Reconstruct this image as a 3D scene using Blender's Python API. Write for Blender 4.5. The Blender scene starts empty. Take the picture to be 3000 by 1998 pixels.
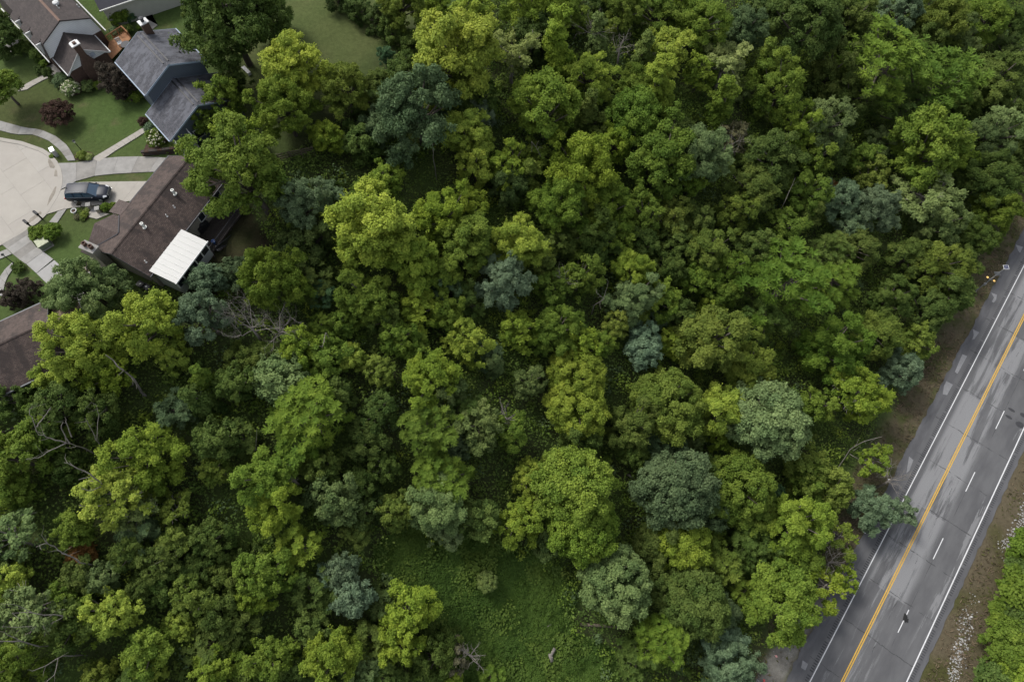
import bpy, bmesh, math, random
import numpy as np
from mathutils import Vector, Matrix

C = bpy.context.scene.collection
R = math.radians

# ------------------------------------------------------------------ camera, world, sun, exposure
TILT, FOC, CAMH = R(24.2), 2000.0, 95.0
cd = bpy.data.cameras.new("camera")
cd.sensor_width = 36.0
cd.lens = 24.0
cd.clip_start = 0.5
cd.clip_end = 1500.0
cam = bpy.data.objects.new("camera", cd)
C.objects.link(cam)
cam.location = (0, 0, CAMH)
cam.rotation_euler = (TILT, 0, 0)
bpy.context.scene.camera = cam

SUN_EL, SUN_AZ = R(50), R(-48)          # azimuth from +Y, clockwise: the sun stands up and to the left of the picture
world = bpy.data.worlds.new("World")
bpy.context.scene.world = world
world.use_nodes = True
wn = world.node_tree.nodes
wl = world.node_tree.links
wn.clear()
w_out = wn.new("ShaderNodeOutputWorld")
w_bg = wn.new("ShaderNodeBackground")
w_hs = wn.new("ShaderNodeHueSaturation")
w_sky = wn.new("ShaderNodeTexSky")
w_sky.sky_type = 'NISHITA'
w_sky.sun_disc = False
w_sky.sun_elevation = SUN_EL
w_sky.sun_rotation = SUN_AZ
w_sky.air_density = 1.0
w_sky.dust_density = 3.0
w_hs.inputs["Saturation"].default_value = 0.36   # thin cloud: a pale, almost white sky
w_bg.inputs["Strength"].default_value = 0.14
wl.new(w_sky.outputs[0], w_hs.inputs["Color"])
wl.new(w_hs.outputs[0], w_bg.inputs["Color"])
wl.new(w_bg.outputs[0], w_out.inputs["Surface"])

sd = bpy.data.lights.new("sun", 'SUN')
sd.energy = 1.5
sd.angle = R(15)
sd.color = (1.0, 0.975, 0.93)
sun = bpy.data.objects.new("sun", sd)
C.objects.link(sun)
sun_dir = Vector((math.sin(SUN_AZ) * math.cos(SUN_EL), math.cos(SUN_AZ) * math.cos(SUN_EL), math.sin(SUN_EL)))
sun.rotation_euler = (-sun_dir).to_track_quat('-Z', 'Y').to_euler()
sun.location = sun_dir * 200

vs = bpy.context.scene.view_settings
vs.view_transform = 'Standard'
vs.look = 'None'
vs.gamma = 1.0
vs.use_curve_mapping = False
vs.exposure = 0.62

# ------------------------------------------------------------------ the lie of the land
PLAT = 28.0                                            # height of the housing terrace above the road
RA = np.array([41.1258, -3.8856])                      # a point on the road's yellow line
RD = np.array([0.60206, 0.79845])                      # direction of the road
RN = np.array([-RD[1], RD[0]])                         # towards the wood


def at(px, py, z=PLAT):
    """surveyed point: where the sight line of picture point (px, py) meets height z"""
    u = (px - 1500) / FOC
    v = (999 - py) / FOC
    dx, dy, dz = u, v * math.cos(TILT) + math.sin(TILT), v * math.sin(TILT) - math.cos(TILT)
    t = (z - CAMH) / dz
    return np.array([dx * t, dy * t, z])


def roadd(x, y):
    return (x - RA[0]) * RN[0] + (y - RA[1]) * RN[1]


def roads(x, y):
    return (x - RA[0]) * RD[0] + (y - RA[1]) * RD[1]


def vnoise(x, y, seed=0):
    x = np.asarray(x, float); y = np.asarray(y, float)
    xi = np.floor(x).astype(np.int64); yi = np.floor(y).astype(np.int64)
    fx = x - xi; fy = y - yi
    fx = fx * fx * (3 - 2 * fx); fy = fy * fy * (3 - 2 * fy)

    def h(a, b):
        n = (a * 374761393 + b * 668265263 + seed * 974634777) & 0xFFFFFFFF
        n = ((n ^ (n >> 13)) * 1274126177) & 0xFFFFFFFF
        return ((n ^ (n >> 16)) & 0xFFFF) / 65535.0
    return (h(xi, yi) * (1 - fx) + h(xi + 1, yi) * fx) * (1 - fy) + (h(xi, yi + 1) * (1 - fx) + h(xi + 1, yi + 1) * fx) * fy


def ground(x, y):
    d = roadd(np.asarray(x, float), np.asarray(y, float))
    t = np.clip((d - 9.0) / 83.0, 0, 1)
    s = 0.6 * t * t * (3 - 2 * t) + 0.4 * t
    z = PLAT * s
    rough = np.clip((d - 10) / 6, 0, 1) * np.clip((90 - d) / 6, 0, 1)
    z = z + rough * (vnoise(x * .14 if hasattr(x, 'shape') else np.float64(x) * .14, np.asarray(y, float) * .14, 3) - .5) * 1.2
    e = np.clip((-7.6 - d) / 5.0, 0, 1)
    z = z - e * 0.35 + np.clip((-13 - d) / 30, 0, 1) * 2.0
    return z - 0.06 * ((d < 6.5) & (d > -8.2))


def on_ground(px, py, h=0.0):
    z = 10.0
    lo, hi = -1.0, 45.0
    for _ in range(40):
        z = (lo + hi) / 2
        p = at(px, py, z)
        if float(ground(p[0], p[1])) + h > z:
            lo = z
        else:
            hi = z
    return at(px, py, z)


def px_per_m(p):
    """scale of the picture at a world point"""
    dz = (CAMH - p[2]) * math.cos(TILT) + p[1] * math.sin(TILT)
    return FOC / dz


def to_px(p):
    x, y, z = p[0], p[1], p[2] - CAMH
    dep = y * math.sin(TILT) - z * math.cos(TILT)
    up = y * math.cos(TILT) + z * math.sin(TILT)
    return 1500 + FOC * x / dep, 999 - FOC * up / dep


# ------------------------------------------------------------------ helpers: objects
def tag(o, label=None, cat=None, group=None, kind=None):
    if label: o["label"] = label
    if cat: o["category"] = cat
    if group: o["group"] = group
    if kind: o["kind"] = kind
    return o


def empty(name, loc, rz=0.0, label=None, cat=None, group=None, kind=None):
    o = bpy.data.objects.new(name, None)
    C.objects.link(o)
    o.location = [float(v) for v in loc]
    o.rotation_euler = (0, 0, rz)
    o.empty_display_size = 0.5
    return tag(o, label, cat, group, kind)


def link(name, me, parent=None, loc=(0, 0, 0), rot=(0, 0, 0), scale=(1, 1, 1)):
    o = bpy.data.objects.new(name, me)
    C.objects.link(o)
    o.location = [float(v) for v in loc]
    o.rotation_euler = rot
    o.scale = scale
    if parent is not None:
        o.parent = parent
    return o


def pydata(name, verts, faces, m=None, smooth=False):
    me = bpy.data.meshes.new(name)
    me.from_pydata([tuple(float(c) for c in v) for v in verts], [], faces)
    if m: me.materials.append(m)
    if smooth:
        me.polygons.foreach_set("use_smooth", [True] * len(me.polygons))
    me.update()
    return me


def quads_mesh(name, co, m, tint=None, nv=4):
    """co: (N,nv,3) separate faces, fast"""
    n = co.shape[0]
    me = bpy.data.meshes.new(name)
    me.vertices.add(n * nv)
    me.vertices.foreach_set("co", np.ascontiguousarray(co, dtype=np.float32).ravel())
    me.loops.add(n * nv)
    me.loops.foreach_set("vertex_index", np.arange(n * nv, dtype=np.int32))
    me.polygons.add(n)
    me.polygons.foreach_set("loop_start", np.arange(0, n * nv, nv, dtype=np.int32))
    me.update(calc_edges=True)
    if tint is not None:
        a = me.attributes.new("tint", 'FLOAT', 'FACE')
        a.data.foreach_set("value", np.ascontiguousarray(tint, dtype=np.float32))
    me.materials.append(m)
    return me


class MB:
    """collects boxes, prisms and tubes into one mesh"""
    def __init__(self):
        self.v, self.f = [], []

    def add(self, verts, faces):
        b = len(self.v)
        self.v += [tuple(float(c) for c in p) for p in verts]
        self.f += [[b + i for i in f] for f in faces]
        return self

    def box(self, x0, x1, y0, y1, z0, z1):
        return self.add([(x0, y0, z0), (x1, y0, z0), (x1, y1, z0), (x0, y1, z0), (x0, y0, z1), (x1, y0, z1), (x1, y1, z1), (x0, y1, z1)],
                        [(0, 3, 2, 1), (4, 5, 6, 7), (0, 1, 5, 4), (1, 2, 6, 5), (2, 3, 7, 6), (3, 0, 4, 7)])

    def slab(self, pts, t, up=None):
        """polygon pts (3d, counter clockwise seen from above) thickened downwards by t"""
        n = len(pts)
        dn = np.array([0, 0, -t]) if up is None else -np.asarray(up) * t
        p = [np.asarray(q, float) for q in pts]
        vv = p + [q + dn for q in p]
        ff = [list(range(n)), list(range(2 * n - 1, n - 1, -1))]
        for i in range(n):
            j = (i + 1) % n
            ff.append([i, i + n, j + n, j])
        return self.add(vv, ff)

    def tube(self, pts, rad, k=6, cap=True):
        pts = [np.asarray(p, float) for p in pts]
        n = len(pts)
        rad = [rad] * n if np.isscalar(rad) else rad
        vv = []
        for i in range(n):
            a = pts[max(i - 1, 0)]; b = pts[min(i + 1, n - 1)]
            t = b - a; t = t / (np.linalg.norm(t) + 1e-9)
            s = np.cross(t, [0, 0, 1.0])
            if np.linalg.norm(s) < 1e-3: s = np.array([1.0, 0, 0])
            s /= np.linalg.norm(s)
            w = np.cross(s, t)
            for j in range(k):
                an = 2 * math.pi * j / k
                vv.append(pts[i] + rad[i] * (math.cos(an) * s + math.sin(an) * w))
        ff = []
        for i in range(n - 1):
            for j in range(k):
                j2 = (j + 1) % k
                ff.append([i * k + j, i * k + j2, (i + 1) * k + j2, (i + 1) * k + j])
        if cap:
            ff.append(list(range(k - 1, -1, -1)))
            ff.append([(n - 1) * k + j for j in range(k)])
        return self.add(vv, ff)

    def lathe(self, prof, k=12, c=(0, 0, 0)):
        vv, ff = [], []
        for r, z in prof:
            for j in range(k):
                an = 2 * math.pi * j / k
                vv.append((c[0] + r * math.cos(an), c[1] + r * math.sin(an), c[2] + z))
        n = len(prof)
        for i in range(n - 1):
            for j in range(k):
                j2 = (j + 1) % k
                ff.append([i * k + j, i * k + j2, (i + 1) * k + j2, (i + 1) * k + j])
        ff.append(list(range(k - 1, -1, -1)))
        ff.append([(n - 1) * k + j for j in range(k)])
        return self.add(vv, ff)

    def me(self, name, m, smooth=False):
        return pydata(name, self.v, self.f, m, smooth)

    def build(self, name, m, parent=None, smooth=False, loc=(0, 0, 0), bevel=0):
        o = link(name, self.me(name, m, smooth), parent, loc)
        if bevel:
            b = o.modifiers.new("bevel", 'BEVEL'); b.width = bevel; b.segments = 2; b.limit_method = 'ANGLE'
        return o


# ------------------------------------------------------------------ helpers: materials
def mat(name, col, rough=0.85, var=0.15, scale=1.0, bump=0.0, bscale=None, col2=None, metal=0.0, spec=0.3, coords='Object', detail=5.0, stretch=None):
    m = bpy.data.materials.new(name)
    m.use_nodes = True
    nt = m.node_tree; n = nt.nodes; l = nt.links
    b = n["Principled BSDF"]
    b.inputs["Roughness"].default_value = rough
    b.inputs["Metallic"].default_value = metal
    b.inputs["Specular IOR Level"].default_value = spec
    tc = n.new("ShaderNodeTexCoord")
    src = tc.outputs[coords]
    if stretch:
        mp = n.new("ShaderNodeMapping"); mp.inputs["Scale"].default_value = stretch
        l.new(src, mp.inputs["Vector"]); src = mp.outputs[0]
    nz = n.new("ShaderNodeTexNoise")
    nz.inputs["Scale"].default_value = scale
    nz.inputs["Detail"].default_value = detail
    nz.inputs["Roughness"].default_value = 0.65
    l.new(src, nz.inputs["Vector"])
    rp = n.new("ShaderNodeValToRGB")
    rp.color_ramp.elements[0].position = 0.3
    rp.color_ramp.elements[1].position = 0.7
    c = np.array(col)
    c2 = np.array(col2) if col2 is not None else c * (1 + var)
    c1 = c * (1 - var) if col2 is None else c
    rp.color_ramp.elements[0].color = (*np.clip(c1, 0, 1), 1)
    rp.color_ramp.elements[1].color = (*np.clip(c2, 0, 1), 1)
    l.new(nz.outputs["Fac"], rp.inputs["Fac"])
    l.new(rp.outputs[0], b.inputs["Base Color"])
    if bump:
        bn = n.new("ShaderNodeBump"); bn.inputs["Strength"].default_value = bump
        bn.inputs["Distance"].default_value = 0.05
        nb = n.new("ShaderNodeTexNoise"); nb.inputs["Scale"].default_value = bscale or scale * 6
        nb.inputs["Detail"].default_value = 4
        l.new(src, nb.inputs["Vector"])
        l.new(nb.outputs["Fac"], bn.inputs["Height"])
        l.new(bn.outputs[0], b.inputs["Normal"])
    m["_rp"] = rp.name
    return m


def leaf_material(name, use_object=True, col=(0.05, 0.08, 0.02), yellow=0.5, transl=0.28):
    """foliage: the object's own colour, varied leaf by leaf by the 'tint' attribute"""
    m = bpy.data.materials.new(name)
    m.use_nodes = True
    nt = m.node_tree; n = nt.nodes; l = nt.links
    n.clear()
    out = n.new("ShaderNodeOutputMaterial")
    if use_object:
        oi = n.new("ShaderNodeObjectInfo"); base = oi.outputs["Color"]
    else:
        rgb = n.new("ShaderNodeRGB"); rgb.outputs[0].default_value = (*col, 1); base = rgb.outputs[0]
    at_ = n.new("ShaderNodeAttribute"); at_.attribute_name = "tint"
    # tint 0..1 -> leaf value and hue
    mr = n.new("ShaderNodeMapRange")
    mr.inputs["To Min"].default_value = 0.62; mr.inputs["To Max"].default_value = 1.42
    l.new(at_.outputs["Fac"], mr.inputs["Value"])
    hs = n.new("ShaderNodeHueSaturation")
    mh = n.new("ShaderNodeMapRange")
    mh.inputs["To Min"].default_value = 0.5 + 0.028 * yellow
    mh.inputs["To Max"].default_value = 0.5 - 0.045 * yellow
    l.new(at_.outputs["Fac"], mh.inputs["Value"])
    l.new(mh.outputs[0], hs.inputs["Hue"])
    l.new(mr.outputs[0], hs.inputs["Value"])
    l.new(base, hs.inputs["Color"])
    df = n.new("ShaderNodeBsdfPrincipled")
    df.inputs["Roughness"].default_value = 0.55
    df.inputs["Specular IOR Level"].default_value = 0.07
    tr = n.new("ShaderNodeBsdfTranslucent")
    mx = n.new("ShaderNodeMixShader"); mx.inputs[0].default_value = transl
    l.new(hs.outputs[0], df.inputs["Base Color"])
    l.new(hs.outputs[0], tr.inputs["Color"])
    l.new(df.outputs[0], mx.inputs[1]); l.new(tr.outputs[0], mx.inputs[2])
    l.new(mx.outputs[0], out.inputs["Surface"])
    return m


M = {}
M['leaf'] = leaf_material("leaf")
M['bark'] = mat("bark", (0.10, 0.085, 0.07), .95, .3, 3, .4)
M['deadwood'] = mat("dead_wood", (0.20, 0.18, 0.158), .9, .25, 4, .3)
M['concrete_pale'] = mat("concrete_pale", (0.344, 0.320, 0.282), .9, .07, 1.2, .1)
M['concrete_mid'] = mat("concrete_mid", (0.275, 0.265, 0.247), .9, .16, 1.0, .1)
M['concrete_new'] = mat("concrete_new", (0.323, 0.316, 0.303), .9, .09, 1.0, .1)
M['concrete_old'] = mat("concrete_old", (0.235, 0.223, 0.203), .92, .22, .8, .1)
M['roof_brown'] = None
M['white'] = mat("white_paint", (0.55, 0.55, 0.54), .5, .04, 2)
M['offwhite'] = mat("off_white", (0.62, 0.62, 0.58), .6, .06, 2)
M['black'] = mat("black_metal", (0.018, 0.018, 0.02), .45, .1, 3)
M['darkgrey'] = mat("dark_grey", (0.05, 0.05, 0.055), .6, .1, 3)
M['steel'] = mat("galvanised_steel", (0.42, 0.43, 0.44), .45, .06, 3, metal=.5)
M['slategutter'] = mat('grey_gutter', (.16, .165, .17), .6, .05, 2)
M['ventblue'] = mat('pale_blue_vent', (.48, .53, .62), .6, .04, 2)
M['glass_dark'] = mat("window_glass", (0.02, 0.025, 0.03), .08, .05, 2, spec=.6)
M['brick'] = mat("brick", (0.096, 0.060, 0.046), .9, .28, 6, .3)
M['stone_wall'] = mat("stone_wall", (0.264, 0.240, 0.200), .9, .16, 4, .3)
M['siding_grey'] = None
M['mulch'] = mat("mulch", (0.060, 0.038, 0.027), .95, .35, 4, .5)
M['deck_wood'] = mat("cedar_boards", (0.33, 0.165, 0.08), .8, .2, 2)
M['dark_wood'] = mat("dark_wood", (0.048, 0.040, 0.034), .85, .25, 3)
M['fence_wood'] = mat("weathered_fence_wood", (0.14, 0.115, 0.085), .9, .25, 3)


def stripes(name, col, col2, period, axis=2, width=.12, rough=.6, var=.06, coords='Object', noise=.0, blotch=None):
    """courses of siding or shingles: fine lines of shade between the courses, done as bump and colour of the lap"""
    m = mat(name, col, rough, var, 1.5, coords=coords)
    nt = m.node_tree; n = nt.nodes; l = nt.links
    b = n["Principled BSDF"]
    tc = n.new("ShaderNodeTexCoord")
    sp = n.new("ShaderNodeSeparateXYZ"); l.new(tc.outputs[coords], sp.inputs[0])
    md = n.new("ShaderNodeMath"); md.operation = 'MULTIPLY'; md.inputs[1].default_value = 1.0 / period
    l.new(sp.outputs[axis], md.inputs[0])
    fr = n.new("ShaderNodeMath"); fr.operation = 'FRACT'; l.new(md.outputs[0], fr.inputs[0])
    lt = n.new("ShaderNodeMath"); lt.operation = 'LESS_THAN'; lt.inputs[1].default_value = width; l.new(fr.outputs[0], lt.inputs[0])
    mx = n.new("ShaderNodeMix"); mx.data_type = 'RGBA'
    rp = n[m["_rp"]]
    l.new(rp.outputs[0], mx.inputs[6]); mx.inputs[7].default_value = (*col2, 1)
    l.new(lt.outputs[0], mx.inputs[0])
    l.new(mx.outputs[2], b.inputs["Base Color"])
    return m


def shingles(name, c_dark, c_light, c_blotch, blotch=.5, scale=.35):
    """asphalt shingle roof: small tabs in courses, plus weathered blotches running down the slope (object x = along the ridge)"""
    m = bpy.data.materials.new(name)
    m.use_nodes = True
    nt = m.node_tree; n = nt.nodes; l = nt.links
    b = n["Principled BSDF"]; b.inputs["Roughness"].default_value = .8; b.inputs["Specular IOR Level"].default_value = .35
    tc = n.new("ShaderNodeTexCoord")
    br = n.new("ShaderNodeTexBrick")
    br.inputs["Color1"].default_value = (*c_light, 1)
    br.inputs["Color2"].default_value = (*c_dark, 1)
    br.inputs["Mortar"].default_value = (*(np.array(c_dark) * .55), 1)
    br.inputs["Scale"].default_value = 1.0
    br.inputs["Brick Width"].default_value = .3
    br.inputs["Row Height"].default_value = .14
    br.inputs["Mortar Size"].default_value = .012
    br.inputs["Bias"].default_value = -.1
    l.new(tc.outputs["Object"], br.inputs["Vector"])
    mp = n.new("ShaderNodeMapping"); mp.inputs["Scale"].default_value = (1.3, .55, .5)
    l.new(tc.outputs["Object"], mp.inputs["Vector"])
    nz = n.new("ShaderNodeTexNoise"); nz.inputs["Scale"].default_value = scale * 2; nz.inputs["Detail"].default_value = 6
    nz.inputs["Roughness"].default_value = .7
    l.new(mp.outputs[0], nz.inputs["Vector"])
    rp = n.new("ShaderNodeValToRGB"); rp.color_ramp.elements[0].position = .46; rp.color_ramp.elements[1].position = .58
    l.new(nz.outputs["Fac"], rp.inputs["Fac"])
    ml = n.new("ShaderNodeMath"); ml.operation = 'MULTIPLY'; ml.inputs[1].default_value = blotch
    l.new(rp.outputs[0], ml.inputs[0])
    mx = n.new("ShaderNodeMix"); mx.data_type = 'RGBA'
    l.new(ml.outputs[0], mx.inputs[0]); l.new(br.outputs["Color"], mx.inputs[6]); mx.inputs[7].default_value = (*c_blotch, 1)
    l.new(mx.outputs[2], b.inputs["Base Color"])
    bn = n.new("ShaderNodeBump"); bn.inputs["Strength"].default_value = .5; bn.inputs["Distance"].default_value = .02
    l.new(br.outputs["Fac"], bn.inputs["Height"]); bn.invert = True
    l.new(bn.outputs[0], b.inputs["Normal"])
    return m


M['roof_brown'] = shingles("brown_shingles", (0.052, 0.036, 0.030), (0.098, 0.070, 0.059), (0.026, 0.019, 0.017), .75)
M['roof_grey'] = shingles("slate_grey_shingles", (0.05, 0.051, 0.06), (0.085, 0.086, 0.098), (0.120, 0.123, 0.140), .85, .5)
M['roof_taupe'] = shingles("taupe_shingles", (0.078, 0.057, 0.050), (0.120, 0.090, 0.079), (0.048, 0.036, 0.032), .4)
M['roof_umber'] = shingles('umber_shingles', (0.048, 0.038, 0.035), (0.078, 0.062, 0.057), (0.032, 0.026, 0.025), .4)
M['roof_black'] = mat("dark_navy_roof", (0.02, 0.02, 0.03), .6, .1, 2)
M['siding_grey'] = stripes("pale_grey_siding", (0.80, 0.81, 0.82), (0.62, 0.63, 0.64), .22, 2, .15)
M['siding_blue'] = stripes("blue_siding", (0.098, 0.118, 0.148), (0.064, 0.078, 0.10), .2, 2, .15)
M['fascia_blue'] = mat("blue_grey_trim", (0.26, 0.32, 0.40), .5, .04, 2)
M['siding_cream'] = stripes("cream_siding", (0.50, 0.49, 0.44), (0.40, 0.39, 0.35), .2, 2, .12)

# ------------------------------------------------------------------ terrain
def inpoly(x, y, poly):
    poly = np.asarray(poly)
    inside = np.zeros(np.shape(x), bool)
    n = len(poly); j = n - 1
    for i in range(n):
        xi, yi = poly[i][:2]; xj, yj = poly[j][:2]
        c = ((yi > y) != (yj > y)) & (x < (xj - xi) * (y - yi) / (yj - yi + 1e-12) + xi)
        inside ^= c
        j = i
    return inside


CLEARING = [on_ground(*p)[:2] for p in [(1090, 1600), (1200, 1530), (1420, 1560), (1600, 1625), (1690, 1700), (1680, 1850), (1800, 1900), (1830, 2080), (1300, 2080), (1330, 1930), (1250, 1780), (1120, 1700)]]
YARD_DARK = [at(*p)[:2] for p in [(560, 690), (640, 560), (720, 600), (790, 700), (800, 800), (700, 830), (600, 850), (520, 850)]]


def build_terrain():
    def axis_pts(a, b, fine, outer):
        mid = np.arange(a, b + 1e-6, fine)
        lo = a - np.geomspace(fine * 2, outer, 14)[::-1]
        hi = b + np.geomspace(fine * 2, outer, 14)
        return np.concatenate([lo, mid, hi])
    xs = axis_pts(-95, 125, .6, 500); ys = axis_pts(-30, 140, .6, 500)
    X, Y = np.meshgrid(xs, ys)
    Z = ground(X, Y)
    d = roadd(X, Y)
    n1 = vnoise(X * .35, Y * .35, 1); n2 = vnoise(X * 1.3, Y * 1.3, 2); n3 = vnoise(X * .08, Y * .08, 5)
    forest = np.array([0.050, 0.060, 0.024]); green = np.array([0.060, 0.095, 0.022])
    lawn = np.array([0.060, 0.094, 0.026]); dry = np.array([0.118, 0.098, 0.062]); olive = np.array([0.062, 0.066, 0.026])
    soil = np.array([0.045, 0.032, 0.022]); gravel = np.array([0.20, 0.19, 0.175])
    def mixc(a, b, t): return a + (b - a) * t[..., None]
    col = np.broadcast_to(forest, X.shape + (3,)).copy()
    col = mixc(col, np.broadcast_to(green, col.shape), np.clip(n1 * 1.3 - .3, 0, 1))
    # lawns on the terrace
    t = np.clip((d - 92.5) / 2.0, 0, 1)
    lw = mixc(np.broadcast_to(lawn, col.shape), np.broadcast_to(olive, col.shape), np.clip(n3 * 2.2 - .9, 0, 1) * .7)
    lw = mixc(lw, np.broadcast_to(np.array([0.13, 0.105, 0.06]), col.shape), np.clip(n1 * n2 * 2.6 - 1.1, 0, 1) * .45)
    back = np.clip((X + 42) / 6, 0, 1) * np.clip((Y - 55) / 6, 0, 1)
    lw = mixc(lw, np.broadcast_to(np.array([.085, .092, .036]), col.shape), back * (.35 + .4 * n1))
    col = mixc(col, lw, t)
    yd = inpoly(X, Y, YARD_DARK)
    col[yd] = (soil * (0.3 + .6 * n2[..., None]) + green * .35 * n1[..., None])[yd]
    cl = inpoly(X, Y, CLEARING)
    col[cl] = (green * (.85 + .5 * n2[..., None]))[cl]
    # verge beside the road
    wobble = (n1 - .5) * 2.6
    v = np.clip((10.5 + wobble - d) / 1.5, 0, 1)
    vc = mixc(np.broadcast_to(dry * .8, col.shape), np.broadcast_to(np.array([.055, .062, .022]), col.shape), np.clip(n2 * 1.6 - .5, 0, 1))
    col = mixc(col, vc, v)
    s = roads(X, Y)
    g = np.clip((9.2 - d) / .8, 0, 1) * np.clip((12 - s) / 6, 0, 1) * np.clip((d - 5.5) / .6, 0, 1)
    col = mixc(col, gravel * (.45 + .8 * n2[..., None]), g * .75)
    e = np.clip((-7 - d) / .5, 0, 1) * np.clip((d + 14 + wobble) / 2, 0, 1)
    ec = mixc(np.broadcast_to(dry * .8, col.shape), np.broadcast_to(np.array([.06, .06, .022]), col.shape), np.clip(n1 * 2 - .8, 0, 1))
    col = mixc(col, ec, e)
    ny, nx = X.shape
    co = np.stack([X, Y, Z], -1).reshape(-1, 3)
    idx = np.arange(nx * ny).reshape(ny, nx)
    f = np.stack([idx[:-1, :-1], idx[:-1, 1:], idx[1:, 1:], idx[1:, :-1]], -1).reshape(-1, 4)
    me = bpy.data.meshes.new("ground")
    me.vertices.add(len(co)); me.vertices.foreach_set("co", co.astype(np.float32).ravel())
    me.loops.add(f.size); me.loops.foreach_set("vertex_index", f.astype(np.int32).ravel())
    me.polygons.add(len(f)); me.polygons.foreach_set("loop_start", np.arange(0, f.size, 4, dtype=np.int32))
    me.update(calc_edges=True)
    me.polygons.foreach_set("use_smooth", np.ones(len(f), bool))
    a = me.attributes.new("soil", 'FLOAT_COLOR', 'POINT')
    a.data.foreach_set("color", np.concatenate([col.reshape(-1, 3), np.ones((len(co), 1))], 1).astype(np.float32).ravel())
    m = bpy.data.materials.new("ground_soil_and_grass"); m.use_nodes = True
    nt = m.node_tree; n = nt.nodes; l = nt.links
    b = n["Principled BSDF"]; b.inputs["Roughness"].default_value = .95; b.inputs["Specular IOR Level"].default_value = .1
    at_ = n.new("ShaderNodeAttribute"); at_.attribute_name = "soil"
    tc = n.new("ShaderNodeTexCoord")
    nz = n.new("ShaderNodeTexNoise"); nz.inputs["Scale"].default_value = 2.2; nz.inputs["Detail"].default_value = 9; nz.inputs["Roughness"].default_value = .75
    l.new(tc.outputs["Object"], nz.inputs["Vector"])
    mr = n.new("ShaderNodeMapRange"); mr.inputs["From Min"].default_value = .25; mr.inputs["From Max"].default_value = .75
    mr.inputs["To Min"].default_value = .68; mr.inputs["To Max"].default_value = 1.35
    l.new(nz.outputs["Fac"], mr.inputs["Value"])
    hs = n.new("ShaderNodeHueSaturation"); l.new(at_.outputs["Color"], hs.inputs["Color"]); l.new(mr.outputs[0], hs.inputs["Value"])
    l.new(hs.outputs[0], b.inputs["Base Color"])
    bn = n.new("ShaderNodeBump"); bn.inputs["Strength"].default_value = .6; bn.inputs["Distance"].default_value = .08
    n2_ = n.new("ShaderNodeTexNoise"); n2_.inputs["Scale"].default_value = 9; n2_.inputs["Detail"].default_value = 5
    l.new(tc.outputs["Object"], n2_.inputs["Vector"]); l.new(n2_.outputs["Fac"], bn.inputs["Height"]); l.new(bn.outputs[0], b.inputs["Normal"])
    me.materials.append(m)
    tag(link("ground", me), kind="structure")


build_terrain()

# ------------------------------------------------------------------ the road (local x = along, y = to the wood side, origin on the yellow line)
ROADROT = math.atan2(RD[1], RD[0])
road = empty("road", (RA[0], RA[1], 0.0), ROADROT, kind="structure")


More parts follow.
